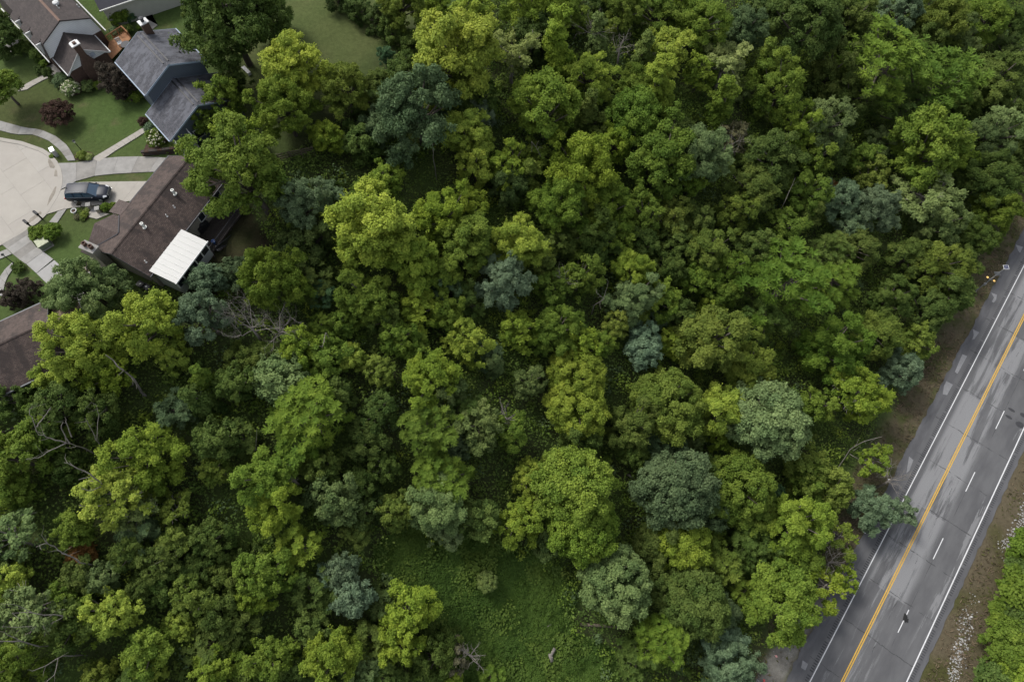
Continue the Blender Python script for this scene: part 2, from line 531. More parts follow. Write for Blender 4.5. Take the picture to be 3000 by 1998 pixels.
def asphalt_material():
    m = bpy.data.materials.new("worn_asphalt"); m.use_nodes = True
    nt = m.node_tree; n = nt.nodes; l = nt.links
    b = n["Principled BSDF"]; b.inputs["Roughness"].default_value = .85; b.inputs["Specular IOR Level"].default_value = .3
    tc = n.new("ShaderNodeTexCoord"); O = tc.outputs["Object"]
    sp = n.new("ShaderNodeSeparateXYZ"); l.new(O, sp.inputs[0])

    def math_(op, a, bb=None, cc=None):
        q = n.new("ShaderNodeMath"); q.operation = op
        for i, v in enumerate((a, bb, cc)):
            if v is None: continue
            if isinstance(v, (int, float)): q.inputs[i].default_value = v
            else: l.new(v, q.inputs[i])
        return q.outputs[0]

    def noise(scale, stretch=(1, 1, 1), detail=5, rough=.65):
        mp = n.new("ShaderNodeMapping"); mp.inputs["Scale"].default_value = stretch
        l.new(O, mp.inputs["Vector"])
        nz = n.new("ShaderNodeTexNoise"); nz.inputs["Scale"].default_value = scale; nz.inputs["Detail"].default_value = detail
        nz.inputs["Roughness"].default_value = rough
        l.new(mp.outputs[0], nz.inputs["Vector"])
        return nz.outputs["Fac"]

    def step(v, a, bb):
        q = n.new("ShaderNodeMapRange"); q.interpolation_type = 'SMOOTHSTEP'
        q.inputs["From Min"].default_value = a; q.inputs["From Max"].default_value = bb
        l.new(v, q.inputs["Value"]); return q.outputs[0]
    x, y = sp.outputs[0], sp.outputs[1]
    # worn-off overlay: pale concrete shows in long streaks, slab by slab
    streak = noise(.9, (.09, 1.0, 1), 6, .7)
    cell = n.new("ShaderNodeTexWhiteNoise"); cell.noise_dimensions = '2D'
    cv = n.new("ShaderNodeCombineXYZ")
    l.new(math_('FLOOR', math_('DIVIDE', x, 6.6)), cv.inputs[0]); l.new(math_('FLOOR', math_('DIVIDE', math_('ADD', y, 9.6), 3.2)), cv.inputs[1])
    l.new(cv.outputs[0], cell.inputs["Vector"])
    lane = math_('MULTIPLY', step(y, -3.0, -1.9), math_('SUBTRACT', 1, step(y, 2.2, 2.9)))      # the two lanes beside the yellow line
    along = math_('ADD', math_('MULTIPLY', step(x, -10, 34), .15), .0)                           # more worn farther up
    sum_ = math_('ADD', math_('ADD', streak, math_('MULTIPLY', math_('SUBTRACT', cell.outputs["Value"], .5), .18)), along)
    right = math_('MULTIPLY', math_('SUBTRACT', 1, step(y, -5.4, -4.8)), step(y, -6.35, -6.0))
    fine = noise(14, (.6, 1, 1), 6, .8)
    worn = math_('MULTIPLY', step(math_('ADD', sum_, math_('MULTIPLY', math_('SUBTRACT', fine, .5), .16)), .56, .70), lane)
    worn2 = math_('MULTIPLY', step(math_('ADD', streak, math_('MULTIPLY', math_('SUBTRACT', cell.outputs["Value"], .5), .3)), .56, .6), right)
    fade = step(fine, .28, .62)
    wf = math_('MULTIPLY', math_('MAXIMUM', worn, math_('MULTIPLY', worn2, .8)), math_('ADD', math_('MULTIPLY', fade, .45), .55))
    big = noise(.35, (.4, 1.3, 1), 4, .6)
    dark = n.new("ShaderNodeMix"); dark.data_type = 'RGBA'
    dark.inputs[6].default_value = (.080, .080, .083, 1); dark.inputs[7].default_value = (.115, .115, .117, 1)
    l.new(step(big, .3, .7), dark.inputs[0])
    mx = n.new("ShaderNodeMix"); mx.data_type = 'RGBA'
    l.new(wf, mx.inputs[0]); l.new(dark.outputs[2], mx.inputs[6]); mx.inputs[7].default_value = (.215, .215, .217, 1)
    # cracks: transverse joints with a wander, and lane joints
    wand = math_('MULTIPLY', math_('SUBTRACT', noise(.7, (1, 1, 1), 5, .7), .5), .7)
    fr = math_('FRACT', math_('DIVIDE', math_('ADD', math_('ADD', x, wand), 300), 6.6))
    wid = math_('MULTIPLY', step(noise(.8, (1, 1, 1), 3), .38, .62), .011)
    cr = math_('LESS_THAN', math_('ABSOLUTE', math_('SUBTRACT', fr, .5)), wid)
    w2 = math_('MULTIPLY', math_('SUBTRACT', noise(1.1, (.5, 1, 1), 5, .7), .5), .35)
    lj = math_('LESS_THAN', math_('ABSOLUTE', math_('ADD', math_('ADD', y, 3.2), math_('MULTIPLY', w2, .25))), math_('MULTIPLY', step(noise(.5, (.4, 1, 1), 3), .45, .6), .035))
    sj = math_('LESS_THAN', math_('ABSOLUTE', math_('SUBTRACT', y, 4.55)), .03)
    mz = math_('LESS_THAN', math_('ABSOLUTE', math_('ADD', math_('ADD', y, 1.5), math_('MULTIPLY', w2, 1.9))), math_('MULTIPLY', step(noise(.45, (.5, 1, 1), 3), .52, .66), .045))
    crack = math_('MAXIMUM', math_('MAXIMUM', cr, lj), math_('MAXIMUM', sj, mz))
    m2 = n.new("ShaderNodeMix"); m2.data_type = 'RGBA'
    l.new(math_('MULTIPLY', crack, .75), m2.inputs[0]); l.new(mx.outputs[2], m2.inputs[6]); m2.inputs[7].default_value = (.04, .04, .04, 1)
    hs = n.new("ShaderNodeHueSaturation"); l.new(m2.outputs[2], hs.inputs["Color"])
    l.new(math_('ADD', math_('MULTIPLY', fine, .5), .75), hs.inputs["Value"])
    l.new(hs.outputs[0], b.inputs["Base Color"])
    return m


M['asphalt'] = asphalt_material()
M['shoulder'] = mat("shoulder_asphalt", (.090, .090, .094), .9, .22, .8, .2, 20, stretch=(.4, 1.4, 1))
M['yellow'] = mat("yellow_road_paint", (.55, .33, .05), .6, .12, 3)
M['roadwhite'] = mat("white_road_paint", (.60, .60, .60), .6, .1, 3)
M['tar'] = mat("tar_patch", (.040, .040, .043), .7, .2, 4)  # tar of the patches; on the rumble strips it stands for groove shade
M['patch'] = mat("bare_concrete_patch", (.20, .20, .205), .9, .16, 2)
X0, X1 = -45, 150


def sheet(name, m, pts, z, parent):
    b = MB(); b.add([(p[0], p[1], z) for p in pts], [list(range(len(pts)))])
    o = b.build(name, m, parent)
    return o


def strip_pts(x0, x1, y0, y1, step=3.0, j0=0.0, j1=0.0, seed=0):
    n = max(2, int((x1 - x0) / step) + 1)
    xs = np.linspace(x0, x1, n)
    rng = np.random.RandomState(seed)
    a = [(x, y0 + rng.uniform(-j0, j0)) for x in xs]
    b = [(x, y1 + rng.uniform(-j1, j1)) for x in xs]
    return a, b


def strip(name, m, x0, x1, y0, y1, z, parent, **k):
    a, b = strip_pts(x0, x1, y0, y1, **k)
    n = len(a)
    q = MB(); q.add([(p[0], p[1], z) for p in a + b], [[i, i + 1, n + i + 1, n + i] for i in range(n - 1)])
    return q.build(name, m, parent)


strip("carriageway", M['asphalt'], X0, X1, -6.75, 4.5, 0.0, road, step=30)
strip("shoulder", M['shoulder'], X0, X1, 4.5, 5.75, 0.0, road, step=.8, j1=.16, seed=1)
strip("shoulder", M['shoulder'], X0, X1, -7.55, -6.75, 0.0, road, step=.8, j0=.12, seed=2)
strip("edge_line", M['roadwhite'], X0, X1, 3.17, 3.29, .008, road, step=40)
strip("edge_line", M['roadwhite'], X0, X1, -6.47, -6.33, .008, road, step=40)
strip("centre_line", M['yellow'], X0, X1, .05, .19, .008, road, step=40)
strip("centre_line", M['yellow'], X0, X1, -.19, -.05, .008, road, step=40)


def to_road(px, py):
    p = at(px, py, 0.0)
    return roads(p[0], p[1]), roadd(p[0], p[1])


dashes = [((2945, 1206), (2920, 1258)), ((2856, 1388), (2830, 1439)), ((2763, 1579), (2734, 1636)), ((2667, 1775), (2629, 1851))]
dx = [(to_road(*b)[0], to_road(*a)[0]) for a, b in dashes]
per = np.mean(np.diff([d[0] for d in dx][::-1]))
dlen = np.mean([d[1] - d[0] for d in dx])
first = dx[-1][0]
for k in range(-2, 8):
    s0 = first + k * per
    strip("lane_dash", M['roadwhite'], s0, s0 + dlen, -3.23, -3.12, .008, road, step=10)
rb = MB()  # rumble strips as flat dark quads: the shade of the grooves painted on
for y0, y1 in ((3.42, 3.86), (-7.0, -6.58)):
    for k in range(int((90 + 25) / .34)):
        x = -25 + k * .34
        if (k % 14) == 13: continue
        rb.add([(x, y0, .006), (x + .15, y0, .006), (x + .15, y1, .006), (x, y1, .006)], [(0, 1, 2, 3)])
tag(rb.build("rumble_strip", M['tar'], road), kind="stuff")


def road_poly(name, m, pts, z=.005):
    q = [to_road(*p) for p in pts]
    ar = sum(q[i][0] * q[(i + 1) % len(q)][1] - q[(i + 1) % len(q)][0] * q[i][1] for i in range(len(q)))
    if ar < 0: q = q[::-1]
    return sheet(name, m, q, z, road)


def sc(ox, oy, s, pts): return [(ox + x / s, oy + y / s) for x, y in pts]


for pts in ([(1120, 275), (1170, 292), (1150, 332), (1138, 320)], [(950, 605), (990, 622), (985, 655), (968, 676), (955, 668), (970, 640)],
            [(825, 858), (868, 880), (835, 925), (820, 930), (830, 900)], [(752, 1030), (784, 1044), (718, 1165), (700, 1152)], [(642, 1215), (686, 1240), (646, 1312), (617, 1306), (625, 1250)]):
    road_poly("pale_patch", M['patch'], sc(2500, 600, 2.354, pts))
for pts in ([(866, 182), (893, 204), (868, 268), (850, 285)], [(213, 1432), (246, 1455), (229, 1494), (203, 1478)]):
    road_poly("pale_patch", M['patch'], sc(2250, 1250, 2.096, pts))


def oval(cx, cy, rx, ry, ang, n=12):
    return [(cx + rx * math.cos(t) * math.cos(ang) - ry * math.sin(t) * math.sin(ang), cy + rx * math.cos(t) * math.sin(ang) + ry * math.sin(t) * math.cos(ang)) for t in [2 * math.pi * i / n for i in range(n)]]


for cx, cy, rx, ry in ((1378, 266, 62, 20), (1335, 375, 64, 20), (1505, 495, 76, 42), (1555, 345, 55, 28)):
    road_poly("tar_patch", M['tar'], sc(2700, 1150, 5.227, oval(cx, cy, rx, ry, .55)), .006)

# ------------------------------------------------------------------ the housing terrace: court, kerb, drives, walks
ZP = PLAT


def r1(pts): return sc(0, 0, 3.364, pts)
def r2(pts): return sc(0, 400, 3.364, pts)
def r6(pts): return sc(0, 600, 6.03, pts)


def clip_poly(poly, a, b, c):
    """keep a*x+b*y<=c"""
    out = []
    for i in range(len(poly)):
        p, q = poly[i], poly[(i + 1) % len(poly)]
        fp, fq = a * p[0] + b * p[1] - c, a * q[0] + b * q[1] - c
        if fp <= 0: out.append(p)
        if (fp < 0) != (fq < 0) and abs(fp - fq) > 1e-12:
            t = fp / (fp - fq); out.append((p[0] + (q[0] - p[0]) * t, p[1] + (q[1] - p[1]) * t))
    return out


def shrink(poly, g):
    c = np.mean(poly, 0); out = []
    for p in poly:
        v = np.asarray(p) - c; L = np.linalg.norm(v) + 1e-9
        out.append(tuple(c + v * max(0, (L - g) / L)))
    return out


def ccw(p):
    a = sum(p[i][0] * p[(i + 1) % len(p)][1] - p[(i + 1) % len(p)][0] * p[i][1] for i in range(len(p)))
    return p if a > 0 else p[::-1]


def slab_obj(name, pts2, z, t, m, parent):
    return MB().slab([(p[0], p[1], z) for p in ccw(pts2)], t).build(name, m, parent)


court_px = r1([(-300, 1370), (0, 1395), (200, 1430), (400, 1500)]) + r2([(470, 200), (530, 270), (565, 340), (580, 410), (575, 490), (555, 550), (530, 600), (475, 690), (420, 770), (350, 835), (280, 880), (150, 960), (0, 1045), (-300, 1200)])
court2 = ccw([tuple(at(*p)[:2]) for p in court_px])
court = empty("court_pavement", (0, 0, 0), kind="structure")
slab_obj("bed", shrink(court2, -.05), ZP + .02, .3, M['concrete_old'], court)
p0, p1 = at(*r2([(205, 140)])[0])[:2], at(*r2([(485, 490)])[0])[:2]
ua = (p1 - p0) / np.linalg.norm(p1 - p0); ub = np.array([-ua[1], ua[0]])
c0 = p0 @ ub
rng0 = random.Random(4)
pav_m = [mat("court_concrete_%s" % nm, c, .9, .06, .5, .1) for nm, c in (("a", (.355, .33, .29)), ("b", (.345, .32, .283)), ("c", (.362, .338, .30)))]
for i in range(-8, 8):
    for j in range(-6, 7):
        q = clip_poly(court2, -ub[0], -ub[1], -(c0 + i * 3.1)); q = clip_poly(q, ub[0], ub[1], c0 + (i + 1) * 3.1) if q else q
        o0 = (p0 @ ua) + j * 4.6 + (1.6 if i % 2 else 0)
        if len(q) > 2: q = clip_poly(q, -ua[0], -ua[1], -o0)
        if len(q) > 2: q = clip_poly(q, ua[0], ua[1], o0 + 4.6)
        if len(q) > 2:
            slab_obj("paving_slab", shrink(q, .013), ZP + .045, .2, pav_m[rng0.randrange(3)], court)
M['stain'] = mat("damp_silt_stain", (.235, .21, .175), .95, .2, 2)
for pts in (r2([(480, 225), (505, 232), (545, 300), (535, 318), (495, 310), (475, 255)]), r2([(545, 330), (565, 335), (568, 400), (535, 395)]), r2([(545, 500), (560, 495), (545, 560), (500, 650), (465, 690), (490, 600)]), r2([(400, 740), (415, 760), (330, 830), (270, 865), (300, 810)]), r1([(250, 1440), (330, 1452), (400, 1490), (440, 1525), (360, 1478), (280, 1452)])):
    MB().slab([(*q, ZP + .052) for q in ccw([tuple(at(*p)[:2]) for p in pts])], .006).build("stain", M['stain'], court)
# kerb ring
kb = MB()
nk = len(court_px)
pts = [np.array(at(*p)[:2]) for p in court_px]
off = []
for i in range(nk):
    a, b = pts[max(i - 1, 0)], pts[min(i + 1, nk - 1)]
    t = (b - a) / np.linalg.norm(b - a); nn = np.array([-t[1], t[0]])
    cen = np.mean(pts, 0)
    if nn @ (pts[i] - cen) < 0: nn = -nn
    off.append(nn)
for i in range(nk - 1):
    A, B_ = pts[i] + off[i] * .0, pts[i + 1] + off[i + 1] * .0
    A2, B2 = pts[i] + off[i] * .5, pts[i + 1] + off[i + 1] * .5
    kb.slab([(*q, ZP + .11) for q in ccw([tuple(A), tuple(B_), tuple(B2), tuple(A2)])], .4)
tag(kb.build("kerb", M['concrete_pale'], None), kind="structure")


def paved(name, outer, inner, nseg, m, z=.10, gap=.014, parent=None, jitter=None):
    """a walk or drive between two picture lines, laid in nseg slabs, each its own piece"""
    root = parent or empty(name, (0, 0, 0), kind="structure")

    def resample(px):
        w = np.array([at(*p)[:2] for p in px]); s = np.concatenate([[0], np.cumsum(np.linalg.norm(np.diff(w, axis=0), axis=1))])
        t = np.linspace(0, s[-1], nseg + 1)
        return np.stack([np.interp(t, s, w[:, k]) for k in (0, 1)], 1)
    a, b = resample(outer), resample(inner)
    ms = m if isinstance(m, list) else [m]
    for i in range(nseg):
        q = [tuple(a[i]), tuple(a[i + 1]), tuple(b[i + 1]), tuple(b[i])]
        slab_obj("slab", shrink(ccw(q), gap), ZP + z, .25, ms[(i * 7 + 3) % len(ms)], root)
    return root


paved("sidewalk", r1([(-120, 1150), (0, 1195), (250, 1265), (400, 1280), (560, 1350), (670, 1440), (735, 1550)]) + r2([(745, 240)]),
      r1([(-120, 1250), (0, 1290), (150, 1330), (330, 1330), (480, 1390), (590, 1480), (650, 1560)]) + r2([(672, 245)]), 15, [M['concrete_mid'], M['concrete_old'], M['concrete_mid']])
paved("driveway", r2([(560, 268), (672, 245), (760, 262), (985, 222), (1165, 206), (1340, 200), (1640, 212), (1760, 225)]), r2([(590, 535), (690, 495), (775, 430), (870, 402), (1060, 378), (1350, 360), (1530, 352), (1650, 350)]), 6, [M['concrete_mid'], M['concrete_old'], M['concrete_mid']], .09)
paved("driveway", r2([(594, 540), (690, 500), (775, 456), (1040, 450), (1300, 447), (1440, 446), (1560, 444)]), r2([(440, 778), (575, 738), (668, 708), (880, 690), (1180, 656), (1280, 640), (1400, 625)]), 5, M['concrete_pale'], .095)
paved("front_walk", r1([(905, 1568), (1080, 1465), (1420, 1260)]), r1([(985, 1600), (1130, 1500), (1450, 1300)]), 9, M['concrete_pale'])
paved("sidewalk", r2([(575, 742), (488, 848)]), r2([(663, 714), (566, 858)]), 2, M['concrete_mid'])
paved("front_walk", r2([(905, 698), (882, 800)]), r2([(978, 700), (972, 745)]), 2, M['concrete_mid'], .12)
paved("front_walk", r2([(882, 745), (880, 800)]), r2([(1085, 768), (960, 820)]), 1, M['concrete_pale'], .14)
paved("driveway", r6([(20, 690), (130, 785), (222, 868), (290, 935), (470, 1055)]), r6([(500, 395), (500, 520), (590, 690), (700, 800), (775, 835)]), 4, [M['concrete_mid'], M['concrete_old']])
paved("driveway", r6([(474, 1058), (650, 1218)]), r6([(778, 838), (950, 968)]), 1, M['concrete_new'], .11)
paved("driveway", r6([(654, 1222), (836, 1402)]), r6([(968, 985), (1160, 1155)]), 1, M['concrete_new'], .10)
paved("driveway", r6([(840, 1406), (1020, 1560), (1300, 1800)]), r6([(1165, 1160), (1330, 1330), (1560, 1560)]), 2, M['concrete_old'], .095)
paved("sidewalk", r6([(-200, 925), (0, 842), (128, 788)]), r6([(-200, 1030), (0, 968), (218, 875)]), 2, M['concrete_mid'])
paved("front_walk", r6([(240, 1010), (110, 1130), (0, 1275), (-60, 1420), (-80, 1600)]), r6([(235, 1145), (170, 1230), (110, 1345), (80, 1450), (60, 1620)]), 4, M['concrete_mid'])
paved("front_walk", r1([(180, 905), (215, 860), (330, 795), (460, 735)]), r1([(270, 890), (330, 850), (440, 790), (478, 775)]), 4, M['concrete_pale'])
paved("patio", r1([(460, 660), (530, 640)]), r1([(520, 760), (610, 720)]), 1, M['concrete_old'], .13)
paved("driveway", r1([(-40, 500), (270, 350), (330, 390)]), r1([(-40, 590), (100, 540), (330, 400)]), 2, M['concrete_old'])
paved("patio", r1([(1400, 190), (1490, 130), (1470, 90), (1640, -10), (1700, -60)]), r1([(1500, 300), (1620, 290), (1330, 130), (1420, 40), (1500, -60)]), 4, M['concrete_old'])

# ------------------------------------------------------------------ houses
class House:
    """a house in its own frame: x along the ridge, y to the left of it, z up from the terrace"""
    def __init__(self, ang, u0, c, label, cat="house"):
        self.u = np.array([math.cos(ang), math.sin(ang)]); self.n = np.array([-self.u[1], self.u[0]])
        self.o = self.u * u0 + self.n * c
        self.e = empty("house", (self.o[0], self.o[1], PLAT), ang, label, cat)

    def loc(self, px, py, z):
        p = at(px, py, PLAT + z)[:2] - self.o
        return np.array([p @ self.u, p @ self.n, z])

    def wpt(self, l):
        p = self.o + self.u * l[0] + self.n * l[1]
        return np.array([p[0], p[1], PLAT + l[2]])


def gable_roof(par, x0, x1, yc, hw, ze, zr, m, trim, t=.16, cap=True, capm=None, fascia=True):
    for s in (1, -1):
        pts = [(x0, yc + s * hw, ze), (x1, yc + s * hw, ze), (x1, yc, zr), (x0, yc, zr)]
        if s < 0: pts = pts[::-1]
        if s > 0: pts = [pts[0], pts[1], pts[2], pts[3]][::-1]
        MB().slab(pts if s < 0 else pts, t).build("roof_slope", m, par)
        if fascia:
            y = yc + s * (hw + .03)
            MB().box(x0 - .02, x1 + .02, min(y, y + s * .12), max(y, y + s * .12), ze - .16, ze - .02).build("gutter", trim, par)
        for x in ((x0 - .035, x0 - .004), (x1 + .004, x1 + .035)):
            b = MB()
            v = []
            for xx in x:
                v += [(xx, yc + s * hw, ze + .012), (xx, yc, zr + .012), (xx, yc, zr - .22), (xx, yc + s * hw, ze - .22)]
            b.add(v, [(0, 1, 2, 3), (7, 6, 5, 4), (0, 4, 5, 1), (1, 5, 6, 2), (2, 6, 7, 3), (3, 7, 4, 0)])
            b.build("bargeboard", trim, par)
    if cap:
        b = MB()
        b.add([(x0, yc - .16, zr - .03), (x0, yc, zr + .045), (x0, yc + .16, zr - .03), (x1, yc - .16, zr - .03), (x1, yc, zr + .045), (x1, yc + .16, zr - .03)],
              [(0, 1, 4, 3), (1, 2, 5, 4)])
        b.build("ridge_cap", capm or m, par)


def gable_walls(par, x0, x1, yc, hw, z0, ze, zr, m, name="wall"):
    b = MB()
    pitch = (zr - ze)
    for x in (x0, x1):
        pass
    v = [(x0, yc - hw, z0), (x0, yc + hw, z0), (x0, yc + hw, ze), (x0, yc, zr), (x0, yc - hw, ze), (x1, yc - hw, z0), (x1, yc + hw, z0), (x1, yc + hw, ze), (x1, yc, zr), (x1, yc - hw, ze)]
    b.add(v, [(0, 1, 2, 3, 4)[::-1], (5, 6, 7, 8, 9), (0, 4, 9, 5)[::-1], (1, 6, 7, 2)[::-1]])
    o = b.build(name, m, par)
    bm = bmesh.new(); bm.from_mesh(o.data); bmesh.ops.recalc_face_normals(bm, faces=bm.faces); bm.to_mesh(o.data); bm.free()
    return o


def window(par, p, ax, w, h, frame=None, d=.06):
    """p centre on the wall, ax outward 2d direction in the house frame"""
    a = np.array([*ax, 0.0]); s = np.array([-a[1], a[0], 0]); up = np.array([0, 0, 1.0]); p = np.asarray(p, float)
    f = MB()
    for (u0, u1, v0, v1) in ((-w / 2 - .08, w / 2 + .08, h / 2, h / 2 + .09), (-w / 2 - .08, w / 2 + .08, -h / 2 - .09, -h / 2), (-w / 2 - .08, -w / 2, -h / 2, h / 2), (w / 2, w / 2 + .08, -h / 2, h / 2)):
        q = [p + s * u0 + up * v0, p + s * u1 + up * v0, p + s * u1 + up * v1, p + s * u0 + up * v1]
        f.add(q + [k + a * d for k in q], [(3, 2, 1, 0), (4, 5, 6, 7), (0, 1, 5, 4), (1, 2, 6, 5), (2, 3, 7, 6), (3, 0, 4, 7)])
    fo = f.build("window", frame or M['white'], par)
    q = [p + s * u0 * w / 2 + up * v0 * h / 2 + a * .02 for u0, v0 in ((-1, -1), (1, -1), (1, 1), (-1, 1))]
    g = MB(); g.add(q, [(0, 1, 2, 3)]); g.build("pane", M['glass_dark'], fo)
    return fo


def vent_pipe(par, p, r=.06, h=.5, m=None, name="vent_pipe"):
    b = MB(); b.tube([p, (p[0], p[1], p[2] + h)], r, 8)
    b.lathe([(r * 1.9, 0), (r * 1.9, .05), (r, .08)], 10, p)
    return b.build(name, m or M['white'], par)


def flue(par, p, r=.17, h=.75):
    b = MB(); b.lathe([(r * 1.5, 0), (r * 1.5, .06), (r * .8, .1), (r * .8, h * .7), (r * 1.1, h * .72), (r * 1.1, h), (r * .6, h), (r * .6, h * .8)], 14, p)
    return b.build("flue_vent", M['offwhite'], par)


# --- brown ranch house with the white patio roof
h1 = House(R(65.37), 16.9, 54.62, "long brown shingled ranch house with a white patio roof at its back")
E1 = h1.e
gable_roof(E1, 0, 14.2, 0, 3.95, 2.8, 4.75, M['roof_brown'], M['darkgrey'])
gable_walls(E1, .35, 13.85, 0, 3.55, -3.2, 2.86, 4.5, M['stone_wall'])


def roof1(y): return 4.75 - abs(y) * (1.95 / 3.95)


for px, py, k in ((414, 655, 'f'), (503, 556, 'f'), (506, 601, 'p'), (484, 627, 'p'), (427, 767, 'p')):
    p = h1.loc(px, py, 3.9); p = h1.loc(px, py, roof1(p[1]) + .3); p[2] = roof1(p[1]) - .05
    flue(E1, p) if k == 'f' else vent_pipe(E1, p, .055, .42)
# cross wing: low gable facing the court, on the ridge's left side
a0 = h1.loc(276, 654, 4.15); xc = a0[0]; yo = a0[1]
hwx, zx = 2.35, 4.1
for s in (1, -1):
    pts = [(xc, 1.2, zx), (xc, yo, zx), (xc + s * hwx, yo + .1, 2.75), (xc + s * hwx, 3.6, 2.75)]
    if s > 0: pts = pts[::-1]
    MB().slab(pts[::-1], .16).build("wing_roof", M['roof_taupe'], E1)
    b = MB(); b.tube([(xc + s * .05, 1.35, zx + .03), (xc + s * (hwx - .02), 3.85, 2.84)], .09, 5); b.build("roof_valley", M['darkgrey'], E1)
b = MB()
b.add([(xc - hwx + .2, yo - .3, -.2), (xc + hwx - .2, yo - .3, -.2), (xc + hwx - .2, yo - .3, 2.7), (xc, yo - .3, 3.95), (xc - hwx + .2, yo - .3, 2.7), (xc - hwx + .2, 3, -.2), (xc + hwx - .2, 3, -.2), (xc + hwx - .2, 3, 2.7), (xc, 3, 3.95), (xc - hwx + .2, 3, 2.7)],
      [(0, 1, 2, 3, 4), (0, 4, 9, 5), (1, 6, 7, 2)])
b.build("wing_wall", M['stone_wall'], E1)
# porch roof at the wing's far side
pa = h1.loc(352, 612, 2.7)
MB().slab([(xc + hwx + .1, 3.7, 2.95), (xc + hwx + 1.9, 3.7, 2.95), (xc + hwx + 1.9, 5.6, 2.55), (xc + hwx + .1, 5.6, 2.55)], .15).build("porch_roof", M['roof_taupe'], E1)
for xx in (xc + hwx + 1.7, xc + hwx + .3): MB().box(xx - .07, xx + .07, 5.35, 5.49, 0, 2.45).build("porch_post", M['white'], E1)
# chimney on the gable
ct = h1.loc(268, 714, 4.7)
cx_, cy_ = -.25, min(max(ct[1], 1.6), 3.2)
chm = MB(); chm.box(cx_ - .45, cx_ + .4, cy_ - .85, cy_ + .85, -.3, 4.6); ch = chm.build("chimney", M['stone_wall'], E1, bevel=.03)
MB().box(cx_ - .55, cx_ + .5, cy_ - .95, cy_ + .95, 4.6, 4.75).build("chimney_cap", M['concrete_mid'], ch)
for yy in (cy_ - .42, cy_ + .42):
    MB().lathe([(.24, 4.75), (.22, 5.1), (.26, 5.12), (.26, 5.2), (.15, 5.2), (.15, 5.0)], 12, (cx_, yy, 0)).build("chimney_pot", M['brick'], ch)
MB().box(-.6, -.05, cy_ + 1.25, cy_ + 2.3, 2.55, 2.7).build("side_hood", M['roof_brown'], E1)
# back wall windows and eave-side details
for xx in (12.4, 10.4, 9.2): window(E1, (xx, -3.55, 1.5), (0, -1), .8, 1.0)
# white patio roof: nine pans, each its own panel
q = [h1.loc(533, 672.6, 2.95), h1.loc(435, 793, 2.95), h1.loc(511.6, 831, 2.6), h1.loc(609, 707.8, 2.6)]
x_far, x_near = (q[0][0] + q[3][0]) / 2, (q[1][0] + q[2][0]) / 2
y_in, y_out = (q[0][1] + q[1][1]) / 2, (q[2][1] + q[3][1]) / 2
M['pan'] = mat("white_metal_pan", (.50, .495, .47), .35, .03, 1)
nw = 9
for k in range(nw):
    a = x_near + (x_far - x_near) * k / nw; b_ = x_near + (x_far - x_near) * (k + 1) / nw
    MB().slab([(a + .02, y_out, 2.62), (b_ - .02, y_out, 2.62), (b_ - .02, y_in, 2.97), (a + .02, y_in, 2.97)], .07).build("patio_roof_panel", M['pan'], E1)
    if k: 
        s_ = MB(); s_.add([(a - .035, y_out, 2.66), (a + .035, y_out, 2.66), (a + .035, y_in, 3.0), (a - .035, y_in, 3.0), (a - .035, y_out, 2.56), (a + .035, y_out, 2.56), (a + .035, y_in, 2.9), (a - .035, y_in, 2.9)],
                  [(0, 1, 2, 3), (0, 4, 5, 1), (1, 5, 6, 2), (3, 7, 4, 0)]); s_.build("patio_roof_seam", M['offwhite'], E1)
MB().box(x_near - .04, x_far + .04, y_out - .13, y_out - .01, 2.5, 2.66).build("patio_gutter", M['white'], E1)
# sunroom under it
yo2 = y_out + .32; sx0, sx1 = x_near + .2, x_far - .2
M['sunwall'] = mat("sunroom_panel", (.36, .37, .36), .7, .05, 2)
MB().box(sx0, sx1, yo2 - .06, yo2 + .06, -.1, 1.05).build("sunroom_wall", M['sunwall'], E1)
MB().box(sx0 - .06, sx0 + .06, yo2 + .07, y_in - .1, -.1, 2.45).build("sunroom_wall", M['sunwall'], E1)
MB().box(sx0 + .07, sx1 - .07, yo2 + .07, y_in - .1, -.3, 0).build("sunroom_floor", M['dark_wood'], E1)
nb = 5
for k in range(nb + 1):
    x = sx0 + (sx1 - sx0) * k / nb
    MB().box(x - .07, x + .07, yo2 - .07, yo2 + .07, 1.06, 2.5).build("sunroom_post", M['offwhite'], E1)
    if k < nb:
        x2 = sx0 + (sx1 - sx0) * (k + 1) / nb
        MB().box(x + .08, x2 - .08, yo2 - .02, yo2 + .02, 1.06, 2.45).build("window", M['glass_dark'], E1)
for x in (sx0 + .1, (sx0 + sx1) / 2, sx1 - .1): MB().box(x - .08, x + .08, yo2 - .05, yo2 + .11, -4.2, -.3).build("sunroom_leg", M['dark_wood'], E1)
# deck beyond the sunroom, its railings and the stair down to the yard
dx0, dx1 = x_far - .1, 13.6
dk0, dk1 = -3.6, y_out + .55
nbd = 18
for k in range(nbd):
    ya = dk1 + (dk0 - dk1) * k / nbd; yb = dk1 + (dk0 - dk1) * (k + 1) / nbd
    MB().box(dx0, dx1, ya + .012, yb - .012, -.12, -.06).build("deck_board", M['dark_wood'], E1)
MB().box(dx0 + .05, dx1 - .05, dk1 + .05, dk0 - .05, -.36, -.13).build("deck_frame", M['dark_wood'], E1)
for x in (dx0 + .2, (dx0 + dx1) / 2, dx1 - .2): MB().box(x - .08, x + .08, dk1 + .06, dk1 + .22, -4.4, -.36).build("deck_leg", M['dark_wood'], E1)


